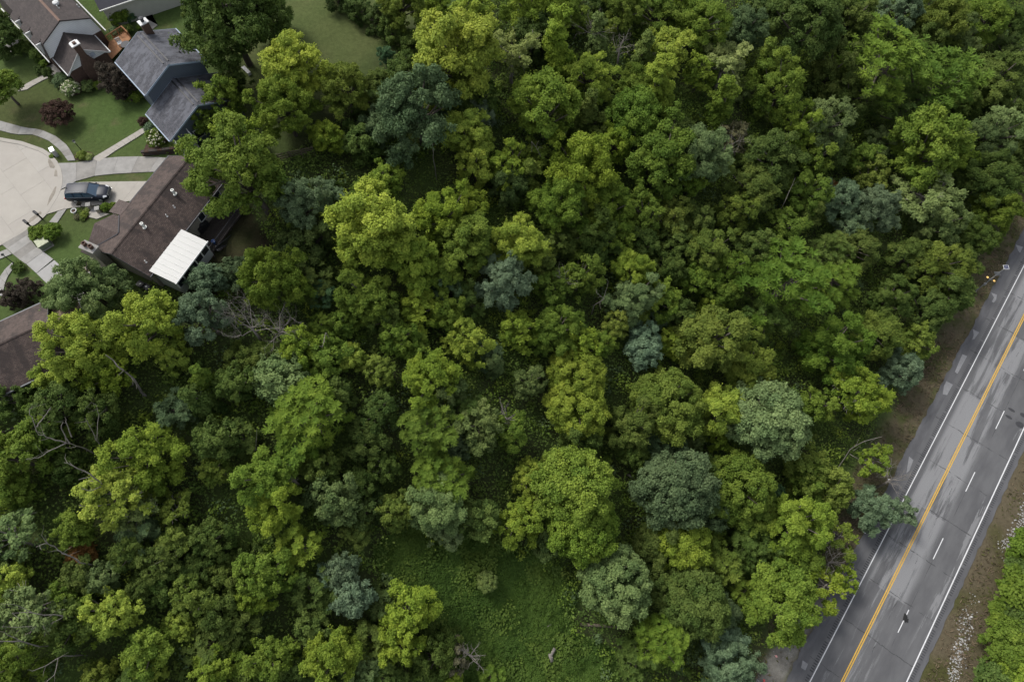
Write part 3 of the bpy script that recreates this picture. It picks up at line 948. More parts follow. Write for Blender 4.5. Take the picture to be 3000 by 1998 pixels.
def railing(par, a, b, h=.95, m=None, name="railing", bal=.13):
    a, b = np.asarray(a, float), np.asarray(b, float)
    L = np.linalg.norm(b - a); t = (b - a) / L
    g = MB(); up = np.array([0, 0, 1.0])
    g.tube([a + up * h, b + up * h], .045, 4); g.tube([a + up * .1, b + up * .1], .03, 4)
    for k in range(int(L / bal) + 1):
        p = a + t * k * bal; g.tube([p + up * .1, p + up * h], .02, 4)
    for p in (a, b): g.tube([p - up * .1, p + up * (h + .08)], .06, 4)
    return g.build(name, m or M['dark_wood'], par)


railing(E1, (dx0 + .2, dk1 + .06, -.06), (dx1, dk1 + .06, -.06), m=M['darkgrey'])
railing(E1, (dx1, dk1 + .1, -.06), (dx1, dk0 - .1, -.06), m=M['darkgrey'])
st0 = np.array([dx0 + .5, dk1 - .05, -.1]); sv = h1.loc(700, 668, -2.2) - st0; sv[2] = -2.6
tdir = np.array([sv[0], sv[1], 0]); tdir /= np.linalg.norm(tdir); sd_ = np.array([-tdir[1], tdir[0], 0])
for k in range(12):
    p = st0 + sv * (k + .5) / 12
    MB().slab([p - tdir * .16 - sd_ * .5, p + tdir * .16 - sd_ * .5, p + tdir * .16 + sd_ * .5, p - tdir * .16 + sd_ * .5], .05).build("stair_tread", M['darkgrey'], E1)
for s in (-.52, .52):
    railing(E1, st0 + sd_ * s, st0 + sd_ * s + sv, m=M['darkgrey'], name="stair_railing")
    g = MB(); g.tube([st0 + sd_ * s, st0 + sd_ * s + sv], .09, 4); g.build("stair_stringer", M['dark_wood'], E1)

# --- slate-roofed blue house: a tall block and a lower garage wing
h2 = House(R(132.2), 73.0, -11.35, "blue-sided house with a weathered slate-grey roof in two stepped gables")
E2 = h2.e
for k_, (pl, pr) in enumerate((((427.7, 279.8), (599, 177)),)):
    pass
ZU = 5.4
la, lb = h2.loc(427.7, 279.8, ZU), h2.loc(336.6, 181.6, ZU); ra, rb_ = h2.loc(599, 177, ZU), h2.loc(515, 84, ZU)
ux0, ux1 = (la[0] + ra[0]) / 2, (lb[0] + rb_[0]) / 2; yl, yr = (la[1] + lb[1]) / 2, (ra[1] + rb_[1]) / 2
uc, uh = (yl + yr) / 2, (yl - yr) / 2
gable_roof(E2, ux0, ux1, uc, uh, ZU, ZU + .475 * uh, M['roof_grey'], M['fascia_blue'], t=.2)
gable_walls(E2, ux0 + .35, ux1 - .3, uc, uh - .35, -.3, ZU + .05, ZU + .475 * (uh - .1) - .1, M['siding_blue'])
for s in (-.32, .32):
    MB().box(ux0 + .7, ux1 - .4, uc + s - .085, uc + s + .085, ZU + .475 * (uh - abs(s)) - .02, ZU + .475 * (uh - abs(s)) + .07).build("ridge_vent", M['black'], E2)
cb = h2.loc(441, 101, ZU + .475 * uh - .6)
ck = MB(); ck.box(ux1 - .75, ux1 - .05, cb[1] - .45, cb[1] + .45, 4.5, ZU + .475 * uh + 1.0); ck = ck.build("chimney", M['brick'], E2)
zc = ZU + .475 * uh + 1.0
MB().box(ux1 - .87, ux1 + .07, cb[1] - .57, cb[1] + .57, zc, zc + .12).build("chimney_cap", M['white'], ck)
MB().lathe([(.2, 0), (.2, .35), (.28, .36), (.28, .5), (.05, .58)], 10, (ux1 - .4, cb[1], zc + .12)).build("chimney_cowl", M['darkgrey'], ck)
pv = h2.loc(528, 156, ZU + .8); vent_pipe(E2, (pv[0], pv[1], ZU + .475 * (uh - abs(pv[1] - uc)) - .05), .07, .35, M['black'])
ZL = 2.9
ga, gb = h2.loc(498, 412.8, ZL), h2.loc(401, 304, ZL)
gl = (ga[1] + gb[1]) / 2
best = None
for zz in np.arange(3.4, 6.5, .02):
    c_ = (h2.loc(489, 214.6, zz)[1] + h2.loc(558, 283.7, zz)[1]) / 2
    e_ = abs(ZL + .475 * (gl - c_) - zz)
    if best is None or e_ < best[0]: best = (e_, zz, c_)
gz, gc = best[1], best[2]; gh = gl - gc
gx0 = ga[0]; gx1 = ux0 + .3
gable_roof(E2, gx0, gx1, gc, gh, ZL, gz, M['roof_grey'], M['fascia_blue'], t=.18)
gable_walls(E2, gx0 + .35, gx1 + .2, gc, gh - .35, -2.6, ZL + .05, gz - .25, M['siding_blue'])
for s in (-.3, .3):
    MB().box(gx0 + .5, gx1 - .1, gc + s - .085, gc + s + .085, gz - .475 * abs(s) - .02, gz - .475 * abs(s) + .07).build("ridge_vent", M['black'], E2)
window(E2, (gx0 + .35, gc + 1.5, 1.3), (-1, 0), 1.0, 1.2)
window(E2, (gx0 + .35, gc - 1.2, 1.3), (-1, 0), 1.0, 1.2)
# little balcony on the near gable
bx = gx0 - 1.6
bp = [np.array(q_) for q_ in ((gx0 + .33, gl - .4, 1.9), (gx0 + .33, gl - 2.4, 1.9), (gx0 - 1.0, gl - 2.4, 1.9), (gx0 - 1.0, gl - .4, 1.9))]
MB().slab([tuple(p) for p in bp[::-1]], .2).build("balcony_floor", M['concrete_old'], E2)
MB().slab([tuple(p - np.array([0, 0, .22])) for p in bp[::-1]], 4.4).build("balcony_base", M['sunwall'], E2)
for i, j in ((1, 2), (2, 3), (3, 0)): railing(E2, bp[i], bp[j], .9, M['white'], "balcony_railing", .2)

# --- gambrel-roofed house with pale siding, brick wing and chimney
h3 = House(R(133.4), 90.2, -8.1, "pale grey sided house with a brown barn roof, brick wing and white dormers")
E3 = h3.e
ZB, ZR, ZE = 4.9, 6.4, 2.6
pk, bl_, br_, el_, er_ = h3.loc(176, 65.3, ZR), h3.loc(121, 125.7, ZB), h3.loc(265, 54, ZB), h3.loc(151, 181, ZE), h3.loc(309, 96, ZE)
c3 = (bl_[1] + br_[1]) / 2; bh = (bl_[1] - br_[1]) / 2; eh = max(bh + .55, (el_[1] - er_[1]) / 2)
x3 = np.mean([pk[0], bl_[0], br_[0]]); L3 = 13.0
for s in (1, -1):
    def order(p): return p if s < 0 else p[::-1]
    MB().slab(order([(x3, c3 + s * bh, ZB), (x3 + L3, c3 + s * bh, ZB), (x3 + L3, c3, ZR), (x3, c3, ZR)]), .16).build("roof_slope", M['roof_umber'], E3)
    MB().slab(order([(x3, c3 + s * eh, ZE), (x3 + L3, c3 + s * eh, ZE), (x3 + L3, c3 + s * bh, ZB - .02), (x3, c3 + s * bh, ZB - .02)]), .14).build("lower_slope", M['roof_umber'], E3)
    y = c3 + s * (eh + .1)
    MB().box(x3 - .1, x3 + L3, min(y, y + s * .14), max(y, y + s * .14), ZE - .15, ZE).build("gutter", M['white'], E3)
b = MB(); b.add([(x3, c3 - .16, ZR - .02), (x3, c3, ZR + .06), (x3, c3 + .16, ZR - .02), (x3 + L3, c3 - .16, ZR - .02), (x3 + L3, c3, ZR + .06), (x3 + L3, c3 + .16, ZR - .02)], [(0, 1, 4, 3), (1, 2, 5, 4)])
b.build("ridge_cap", mat("copper_brown_cap", (.16, .10, .075), .7, .1, 3), E3)
xw = x3 + .3
b = MB(); sec = [(-eh + .2, ZE), (-bh + .05, ZB - .1), (0, ZR - .15), (bh - .05, ZB - .1), (eh - .2, ZE)]
b.add([(xw, c3 + y, z) for y, z in sec], [(4, 3, 2, 1, 0)]); b.build("gable_siding", M['siding_grey'], E3)
b = MB(); b.add([(xw + L3 - .6, c3 + y, z) for y, z in sec], [(0, 1, 2, 3, 4)]); b.build("gable_siding", M['siding_grey'], E3)
MB().box(xw + .02, xw + L3 - .6, c3 - eh + .25, c3 + eh - .25, -.4, ZE - .01).build("wall", M['brick'], E3)
for k in range(3):
    xk = x3 + 1.5 + k * 2.75; ys = c3 + bh - .2; yf = c3 + eh + .15
    MB().slab([(xk - .8, yf, ZB - .35), (xk - .8, ys, ZB + .15), (xk + .8, ys, ZB + .15), (xk + .8, yf, ZB - .35)], .1).build("dormer_roof", M['roof_umber'], E3)
    b = MB(); b.box(xk - .65, xk + .65, ys - .3, yf - .12, ZE + .4, ZB - .32); d_ = b.build("dormer", M['white'], E3)
    w_ = MB(); w_.box(xk - .42, xk + .42, yf - .119, yf - .09, ZE + .7, ZB - .6); w_.build("window", M['glass_dark'], d_)
    MB().box(xk - .95, xk - .83, yf - .95, yf + .02, ZB - .3, ZB - .15).build("dormer_trim", M['white'], E3)
for (px, py), kind in (((169, 17.5), 'dome'), ((176, 31), 'p'), ((222, 9), 'p')):
    p = h3.loc(px, py, 5.6); zz = ZR - (ZR - ZB) * abs(p[1] - c3) / bh
    if kind == 'dome': MB().lathe([(.3, 0), (.3, .2), (.42, .22), (.36, .38), (.12, .46)], 14, (p[0], p[1], zz - .05)).build("roof_fan", M['white'], E3)
    else: vent_pipe(E3, (p[0], p[1], zz - .05), .06, .45)
# brick wing with its own gable
WE, WR = 2.5, 4.7
wl_, wr_, wt_ = h3.loc(198.8, 218.8, WE), h3.loc(322, 153.5, WE), h3.loc(218, 153.5, WR)
wc = (wl_[1] + wr_[1]) / 2; wh = (wl_[1] - wr_[1]) / 2; wx0 = (wl_[0] + wr_[0]) / 2
gable_roof(E3, wx0, xw - .004, wc, wh, WE, WR, M['roof_umber'], M['white'], t=.14)
gable_walls(E3, wx0 + .3, xw - .01, wc, wh - .3, WE - .05, WE + .02, WR - .3, M['siding_grey'], "gable_siding")
MB().box(wx0 + .28, xw - .02, wc - wh + .28, wc + wh - .28, -.4, WE - .06).build("wall", M['brick'], E3)
MB().box(wx0 + .24, wx0 + .29, wc - 1.3, wc - .75, WE + .3, WE + .85).build('gable_vent', M['ventblue'], E3)
cw = MB(); yk = wc + .05
cw.add([(wx0 - .35, yk - 1.0, -.3), (wx0 + .3, yk - 1.0, -.3), (wx0 + .3, yk + 1.0, -.3), (wx0 - .35, yk + 1.0, -.3),
        (wx0 - .35, yk - .95, 2.3), (wx0 + .3, yk - .95, 2.3), (wx0 + .3, yk + .95, 2.3), (wx0 - .35, yk + .95, 2.3),
        (wx0 - .3, yk - .4, 3.6), (wx0 + .3, yk - .4, 3.6), (wx0 + .3, yk + .4, 3.6), (wx0 - .3, yk + .4, 3.6),
        (wx0 - .3, yk - .4, 5.5), (wx0 + .3, yk - .4, 5.5), (wx0 + .3, yk + .4, 5.5), (wx0 - .3, yk + .4, 5.5)],
       [(4 * k + i, 4 * k + (i + 1) % 4, 4 * k + 4 + (i + 1) % 4, 4 * k + 4 + i) for k in range(3) for i in range(4)])
cw = cw.build("chimney", M['brick'], E3)
MB().box(wx0 - .45, wx0 + .45, yk - .55, yk + .55, 5.5, 5.62).box(wx0 + .12, wx0 + .75, yk - .42, yk + .42, 5.44, 5.5).build("chimney_cap", M['white'], cw)
MB().box(wx0 - .18, wx0 + .18, yk - .2, yk + .2, 5.62, 5.8).build("chimney_pot", M['brick'], cw)

# --- brown house at the left edge
h4 = House(R(-148.9), 24.6, -50.0, "brown shingled house cut by the left edge beside yellow trees")
E4 = h4.e
Z4 = 2.7
a4, b4, c4 = h4.loc(89, 1116, Z4), h4.loc(0, 1158.5, Z4), h4.loc(130, 883, Z4)
yl4, yr4 = (a4[1] + b4[1]) / 2, (c4[1] + h4.loc(0, 943, Z4)[1]) / 2
r4 = h4.loc(139, 945, 4.7)
cc4, hw4 = (yl4 + yr4) / 2, (yl4 - yr4) / 2
x40 = min(r4[0], c4[0])
gable_roof(E4, x40, x40 + 16, cc4, hw4, Z4, Z4 + .49 * hw4, M['roof_brown'], M['slategutter'])
gable_walls(E4, x40 + .35, x40 + 15.6, cc4, hw4 - .4, -2.8, Z4 + .05, Z4 + .49 * hw4 - .25, M['stone_wall'])
for xx in (x40 + 3.2, x40 + 5.6): window(E4, (xx, yl4 - .4, 1.0), (0, 1), 1.7, 1.7, M['darkgrey'])
MB().slab([(x40 - 2.6, cc4 - 2.6, 2.5), (x40 - .05, cc4 - 2.6, 2.95), (x40 - .05, cc4 + 1.5, 2.95), (x40 - 2.6, cc4 + 1.5, 2.5)][::-1], .14).build("porch_roof", mat("tan_shingles", (.24, .185, .13), .85, .12, 4), E4)
MB().box(x40 - 2.72, x40 - 2.6, cc4 - 2.7, cc4 + 1.6, 2.32, 2.5).build("gutter", M['white'], E4)
for yy in (cc4 - 2.3, cc4 + 1.2): MB().box(x40 - 2.5, x40 - 2.36, yy - .07, yy + .07, -.2, 2.34).build("porch_post", M['white'], E4)
MB().box(x40 + .5, x40 + 12, yl4 - .3, yl4 + 2.4, -2.7, -.6).build("deck_frame", M['dark_wood'], E4)
railing(E4, (x40 + .6, yl4 + 2.4, -.6), (x40 + 9, yl4 + 2.4, -.6), .9, M['dark_wood'])

# --- cream house at the top edge, only its gable corner in view
h5 = House(R(28), 0, 0, "cream sided house with a near-black roof at the top edge")
E5 = h5.e
g5 = h5.loc(291, 31, 3.2); e5 = h5.loc(351, 0, 3.2); l5 = h5.loc(262, 0, 3.2)
MB().box(g5[0] + .3, g5[0] + 12, g5[1] + .3, g5[1] + 9, -.3, 3.1).build("wall", M['siding_cream'], E5)
MB().slab([(g5[0], g5[1], 3.2), (g5[0] + 12.4, g5[1], 3.2), (g5[0] + 12.4, g5[1] + 4.8, 5.4), (g5[0], g5[1] + 4.8, 5.4)], .18).build("roof_slope", M['roof_black'], E5)
MB().slab([(g5[0], g5[1] + 4.8, 5.4), (g5[0] + 12.4, g5[1] + 4.8, 5.4), (g5[0] + 12.4, g5[1] + 9.6, 3.2), (g5[0], g5[1] + 9.6, 3.2)], .18).build("roof_slope", M['roof_black'], E5)
MB().box(g5[0] - .02, g5[0] + 12.4, g5[1] - .14, g5[1] - .02, 3.02, 3.18).build("gutter", M['offwhite'], E5)
b = MB(); b.add([(g5[0] + .3, g5[1] + .3, 3.05), (g5[0] + .3, g5[1] + 9.3, 3.05), (g5[0] + .3, g5[1] + 4.8, 5.2)], [(0, 1, 2)]); b.build("gable_siding", M['siding_cream'], E5)

# ------------------------------------------------------------------ vegetation builders
def unit(v): return v / (np.linalg.norm(v, axis=-1, keepdims=True) + 1e-9)


def leaf_quads(cen, nor, size, aspect, rng, fold=.18):
    n = len(cen)
    nor = unit(nor)
    a = unit(np.cross(nor, unit(rng.normal(size=(n, 3)))))
    b = np.cross(nor, a)
    s = np.broadcast_to(np.asarray(size, float), (n,))[:, None] * .5
    la, lb = a * s * aspect ** .5, b * s / aspect ** .5
    f = nor * s * fold
    return np.stack([cen - la + f, cen - lb - f, cen + la + f, cen + lb - f], 1)


def crown_lobes(form, rng):
    """main limbs' leaf masses: centre, radius, in crown-radius units"""
    L = []
    if form == 'lobed':
        L.append(((0, 0, .05), .34))
        k = rng.randint(27, 36); ph = rng.uniform(0, 6.28); sk = rng.uniform(-.18, .18, 2)
        bump = rng.uniform(.72, 1.12, 9)
        for i in range(k):
            a = ph + i * 2.399 + rng.uniform(-.35, .35); el = math.asin(np.clip(1.0 - 1.75 * (i + .5) / k + rng.uniform(-.12, .12), -1, 1))
            rr = rng.uniform(.5, .84) * bump[int((a % 6.283) / 6.284 * 9)]
            if rng.uniform() < .12: rr *= 1.22
            L.append(((math.cos(a) * math.cos(el) * rr + sk[0] * math.sin(el), math.sin(a) * math.cos(el) * rr + sk[1] * math.sin(el), math.sin(el) * rr * 1.05), rng.uniform(.15, .27)))
    elif form == 'dome':
        L.append(((0, 0, .0), .6))
        for i in range(30):
            z = 1 - (i + .5) / 30 * 1.25; a = i * 2.399 + rng.uniform(-.2, .2); r = math.sqrt(max(0, 1 - z * z)); q = rng.uniform(.66, .78)
            L.append(((math.cos(a) * r * q, math.sin(a) * r * q, z * q * .85), rng.uniform(.20, .29)))
    elif form == 'feather':
        L.append(((0, 0, .05), .36))
        k = rng.randint(24, 32); ph = rng.uniform(0, 6.28); bump = rng.uniform(.75, 1.1, 9)
        for i in range(k):
            a = ph + i * 2.399 + rng.uniform(-.4, .4); el = math.asin(np.clip(1.0 - 1.65 * (i + .5) / k + rng.uniform(-.12, .12), -1, 1))
            rr = rng.uniform(.45, .82) * bump[int((a % 6.283) / 6.284 * 9)]
            L.append(((math.cos(a) * math.cos(el) * rr, math.sin(a) * math.cos(el) * rr, math.sin(el) * rr * .9), rng.uniform(.16, .26)))
    elif form == 'star':
        for i in range(28):
            a = i * 2.399 + rng.uniform(-.3, .3); el = rng.uniform(-.75, 1.25); rr = rng.uniform(.35, .82)
            L.append(((math.cos(a) * math.cos(el) * rr, math.sin(a) * math.cos(el) * rr, math.sin(el) * rr * .85), rng.uniform(.17, .27)))
    elif form == 'spire':
        for i in range(9):
            z = -1.1 + i * .27; r = .42 - .03 * i
            for q in range(2):
                a = rng.uniform(0, 6.28); L.append(((math.cos(a) * r * rng.uniform(.4, 1.0), math.sin(a) * r * rng.uniform(.4, 1.0), z), rng.uniform(.24, .36) * (1.1 - .05 * i)))
    elif form == 'sparse':
        for i in range(26):
            a = i * 2.399 + rng.uniform(-.4, .4); el = rng.uniform(-.6, 1.1); rr = rng.uniform(.3, .9)
            L.append(((math.cos(a) * math.cos(el) * rr, math.sin(a) * math.cos(el) * rr, math.sin(el) * rr * .8), rng.uniform(.13, .24)))
    else:  # shrub
        L.append(((0, 0, .1), .7))
        for i in range(14):
            z = 1 - (i + .5) / 14 * 1.1; a = i * 2.399; r = math.sqrt(max(0, 1 - z * z)); q = rng.uniform(.6, .72)
            L.append(((math.cos(a) * r * q, math.sin(a) * r * q, z * q * .8), rng.uniform(.28, .36)))
    return L


HC = {'lobed': 1.3, 'dome': 1.15, 'feather': 1.25, 'star': 1.3, 'spire': 1.7, 'sparse': 1.4, 'shrub': .55}
PROTO = {}


def make_proto(form, size, seed):
    rng = np.random.RandomState(seed * 7 + len(form) * 131 + (3 if size == 'big' else 0))
    big = size == 'big'
    lobes = crown_lobes(form, rng)
    lsz = {'lobed': .041, 'dome': .042, 'feather': .038, 'star': .05, 'spire': .05, 'sparse': .048, 'shrub': .075}[form] * (1.0 if big else 1.6)
    cover = {'lobed': 1.2, 'dome': .95, 'feather': 1.2, 'star': 1.2, 'spire': 1.5, 'sparse': 1.1, 'shrub': 1.5}[form]
    C_, N_, S_, T_ = [], [], [], []
    for lc, lr in lobes:
        lc = np.array(lc)
        ltint = rng.normal(0, .13)
        ns = {'dome': 10, 'star': 7, 'shrub': 8, 'lobed': 9, 'feather': 9, 'sparse': 10}.get(form, 14)
        if not big: ns = max(5, ns // 2)
        if lr > .55: ns *= 2
        for k in range(ns):
            d = rng.normal(size=3); d[2] = abs(d[2]) * .9 - .25; d += unit(lc) * .5; d = unit(d)
            sr = lr * (rng.uniform(.34, .58) if form != 'dome' else rng.uniform(.36, .5)) * (1.0 if big else 1.2)
            c = lc + d * lr * (rng.uniform(.35, 1.2) if form != 'dome' else rng.uniform(.55, .95))
            st = ltint + rng.normal(0, .10)
            if form == 'star':
                # a rosette of long drooping leaves
                nl = 13 if big else 9
                for q in range(nl):
                    a = 6.283 * q / nl + rng.uniform(-.2, .2); el = rng.uniform(-.15, .75)
                    v = np.array([math.cos(a) * math.cos(el), math.sin(a) * math.cos(el), math.sin(el)])
                    v = unit(v + d * .5)
                    for w in range(5):
                        f = .25 + .18 * w
                        C_.append(c + v * sr * 1.25 * f - np.array([0, 0, .35 * sr * f * f])); 
                        N_.append(unit(np.array([-v[0] * .5, -v[1] * .5, 1.0])) + rng.normal(size=3) * .18)
                        S_.append(lsz * (1.05 - .5 * f)); T_.append(st + .12 * f + rng.normal(0, .06))
                continue
            n = int(cover * 4 * math.pi * sr * sr * .62 / (lsz * lsz * .5))
            n = max(n, 6)
            dd = rng.normal(size=(n, 3)); dd[:, 2] = np.where(dd[:, 2] < -.4, -dd[:, 2], dd[:, 2]); dd = unit(dd)
            rr = sr * (rng.uniform(.25, 1.0, (n, 1)) ** .6 * 1.05 + (rng.uniform(size=(n, 1)) < .12) * rng.uniform(0, .55, (n, 1)))
            C_ += list(c + dd * rr * np.array([1, 1, .8]))
            up = {'feather': .35, 'dome': .3}.get(form, .55)
            N_ += list(dd * .55 + np.array([0, 0, up]) + d * .25 + rng.normal(size=(n, 3)) * (.5 if form != 'feather' else .58))
            S_ += list(lsz * rng.uniform(.7, 1.3, n)); T_ += list(st + dd[:, 2] * .14 + lc[2] * .14 + rng.normal(0, .10, n))  # random tint, plus a rise toward lobe and crown tops: sunlit look painted in
    if form in ('lobed', 'sparse', 'spire'):
        for lc, lr in lobes:
            lc = np.array(lc)
            for k in range(4 if big else 2):
                v = unit(unit(lc + 1e-6) * .7 + np.array([0, 0, .75]) + rng.normal(size=3) * .55)
                n = 16 if big else 9
                t = rng.uniform(.55, 1.5, n)
                w = (1.5 - t) * .16 * lr
                C_ += list(lc + v * lr * t[:, None] + rng.normal(size=(n, 3)) * w[:, None])
                N_ += list(v * .4 + np.array([0, 0, .5]) + rng.normal(size=(n, 3)) * .6)
                S_ += list(lsz * rng.uniform(.65, 1.15, n)); T_ += list(.12 + .10 * t + rng.normal(0, .1, n))  # sprays lighten toward their tips, lit tips put into the leaf colour
    C_, N_, S_, T_ = map(np.array, (C_, N_, S_, T_))
    asp = {'feather': 2.2, 'star': 2.0}.get(form, 1.35)
    co = leaf_quads(C_, N_, S_, asp, rng)
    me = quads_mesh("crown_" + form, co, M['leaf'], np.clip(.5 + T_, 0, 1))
    # trunk and limbs, origin at the crown's centre
    hc = HC[form]
    tb = MB()
    lean = rng.uniform(-.12, .12, 2)
    base = np.array([lean[0] * 1.5, lean[1] * 1.5, -hc - .25]); fork = np.array([lean[0], lean[1], -.45])
    r0 = .075 if form != 'shrub' else .03
    tb.tube([base, base * .4 + fork * .6 + np.array([rng.uniform(-.05, .05), rng.uniform(-.05, .05), 0]), fork, np.array([0, 0, .3])], [r0 * 1.25, r0 * .85, r0 * .7, r0 * .25], 7)
    for lc, lr in lobes[:16] if form not in ('dome', 'shrub') else lobes[:10]:
        lc = np.array(lc)
        s = fork + (np.array([0, 0, .3]) - fork) * rng.uniform(0, .7)
        mid = s * .5 + lc * .5 + np.array([rng.uniform(-.06, .06), rng.uniform(-.06, .06), -.06])
        end = lc + unit(lc) * lr * (.9 if form == 'sparse' else .35)
        tb.tube([s, mid, end], [r0 * .45, r0 * .3, r0 * .1], 5)
        if form == 'sparse':
            for q in range(4):
                e2 = lc + unit(rng.normal(size=3) + unit(lc) * .8) * lr * 1.5
                tb.tube([mid * .4 + lc * .6, lc * .6 + e2 * .4, e2], [r0 * .2, r0 * .12, r0 * .05], 4)
    tm = tb.me("trunk_" + form, M['bark'] if form != 'sparse' else M['deadwood'], True)
    return me, tm


def proto(form, r, seed):
    size = 'big' if r > 2.9 else 'small'
    nv = {'lobed': 5, 'dome': 3, 'feather': 3, 'star': 3, 'spire': 2, 'sparse': 3, 'shrub': 2}[form]
    k = (form, size, seed % nv)
    if k not in PROTO: PROTO[k] = make_proto(*k)
    return PROTO[k]


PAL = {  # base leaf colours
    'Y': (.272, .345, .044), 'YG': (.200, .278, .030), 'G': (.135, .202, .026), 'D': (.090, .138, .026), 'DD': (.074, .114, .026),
    'O': (.150, .200, .030), 'OD': (.110, .156, .030), 'GO': (.222, .290, .034), 'L': (.170, .234, .072), 'LD': (.135, .186, .050),
    'B': (.160, .222, .098), 'BB': (.165, .234, .112), 'BD': (.104, .154, .056), 'E': (.120, .194, .024), 'EG': (.152, .232, .028), 'EB': (.096, .172, .066),
    'R': (.20, .105, .026), 'P': (.078, .048, .028), 'PD': (.066, .053, .032), 'BR': (.150, .145, .062), 'P2': (.240, .295, .078), 'UG': (.120, .182, .034), 'UV': (.150, .205, .036),
    'LB': (.185, .235, .060), 'TG': (.150, .225, .030), 'TD': (.115, .178, .030), 'TO': (.132, .182, .032), 'TY': (.205, .275, .034), 'TB': (.118, .172, .060),
}
PAL = {k_: tuple(np.array(c_) * np.array([.865, .915, 1.08])) for k_, c_ in PAL.items()}
rngT = random.Random(11)
PLACED = []
NAMES = {'lobed': 'broadleaf_tree', 'dome': 'round_tree', 'feather': 'feathery_tree', 'star': 'drooping_leaf_tree', 'spire': 'vine_draped_tree', 'sparse': 'thin_crowned_tree', 'shrub': 'shrub'}


def tree(px, py, rpx, form, pal, label, group=None, cat=None, hscale=1.0, name=None, zs=1.0, base=None, kindcol=None):
    # find the crown centre on the sight line at the height such a tree carries its crown
    h = 6.0
    for _ in range(6):
        p = on_ground(px, py, h); r = rpx / px_per_m(p)
        h = HC[form] * r * hscale
    p = on_ground(px, py, h)
    r = rpx / px_per_m(p)
    gz = float(ground(p[0], p[1]))
    col = np.array(PAL[pal]) if isinstance(pal, str) else np.array(pal)
    jit = 1 + rngT.uniform(-.08, .08)
    col = np.clip(col * np.array([jit * (1 + rngT.uniform(-.05, .05)), jit, jit * (1 + rngT.uniform(-.08, .08))]), 0, 1)
    cm, tm = proto(form, r, rngT.randrange(1000))
    root = empty(name or NAMES[form], (p[0], p[1], gz), rngT.uniform(0, 6.283), label, cat or ('shrub' if form == 'shrub' else 'tree'), group)
    root.empty_display_size = .3
    z = p[2] - gz
    if form in ('lobed', 'feather', 'star') and zs == 1.0: zs = rngT.uniform(.95, 1.25)
    sc_ = r * (1.16 if not (px < 760 and py < 660) else 1.04)
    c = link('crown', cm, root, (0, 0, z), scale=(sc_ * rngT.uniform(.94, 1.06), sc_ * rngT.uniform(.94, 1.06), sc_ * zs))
    c.color = (*col, 1)
    if form != 'shrub' or r > 1.2:
        link('trunk', tm, root, (0, 0, z), scale=(sc_, sc_, max(sc_ * zs, z / HC[form])))
    PLACED.append((px, py, rpx))
    return root

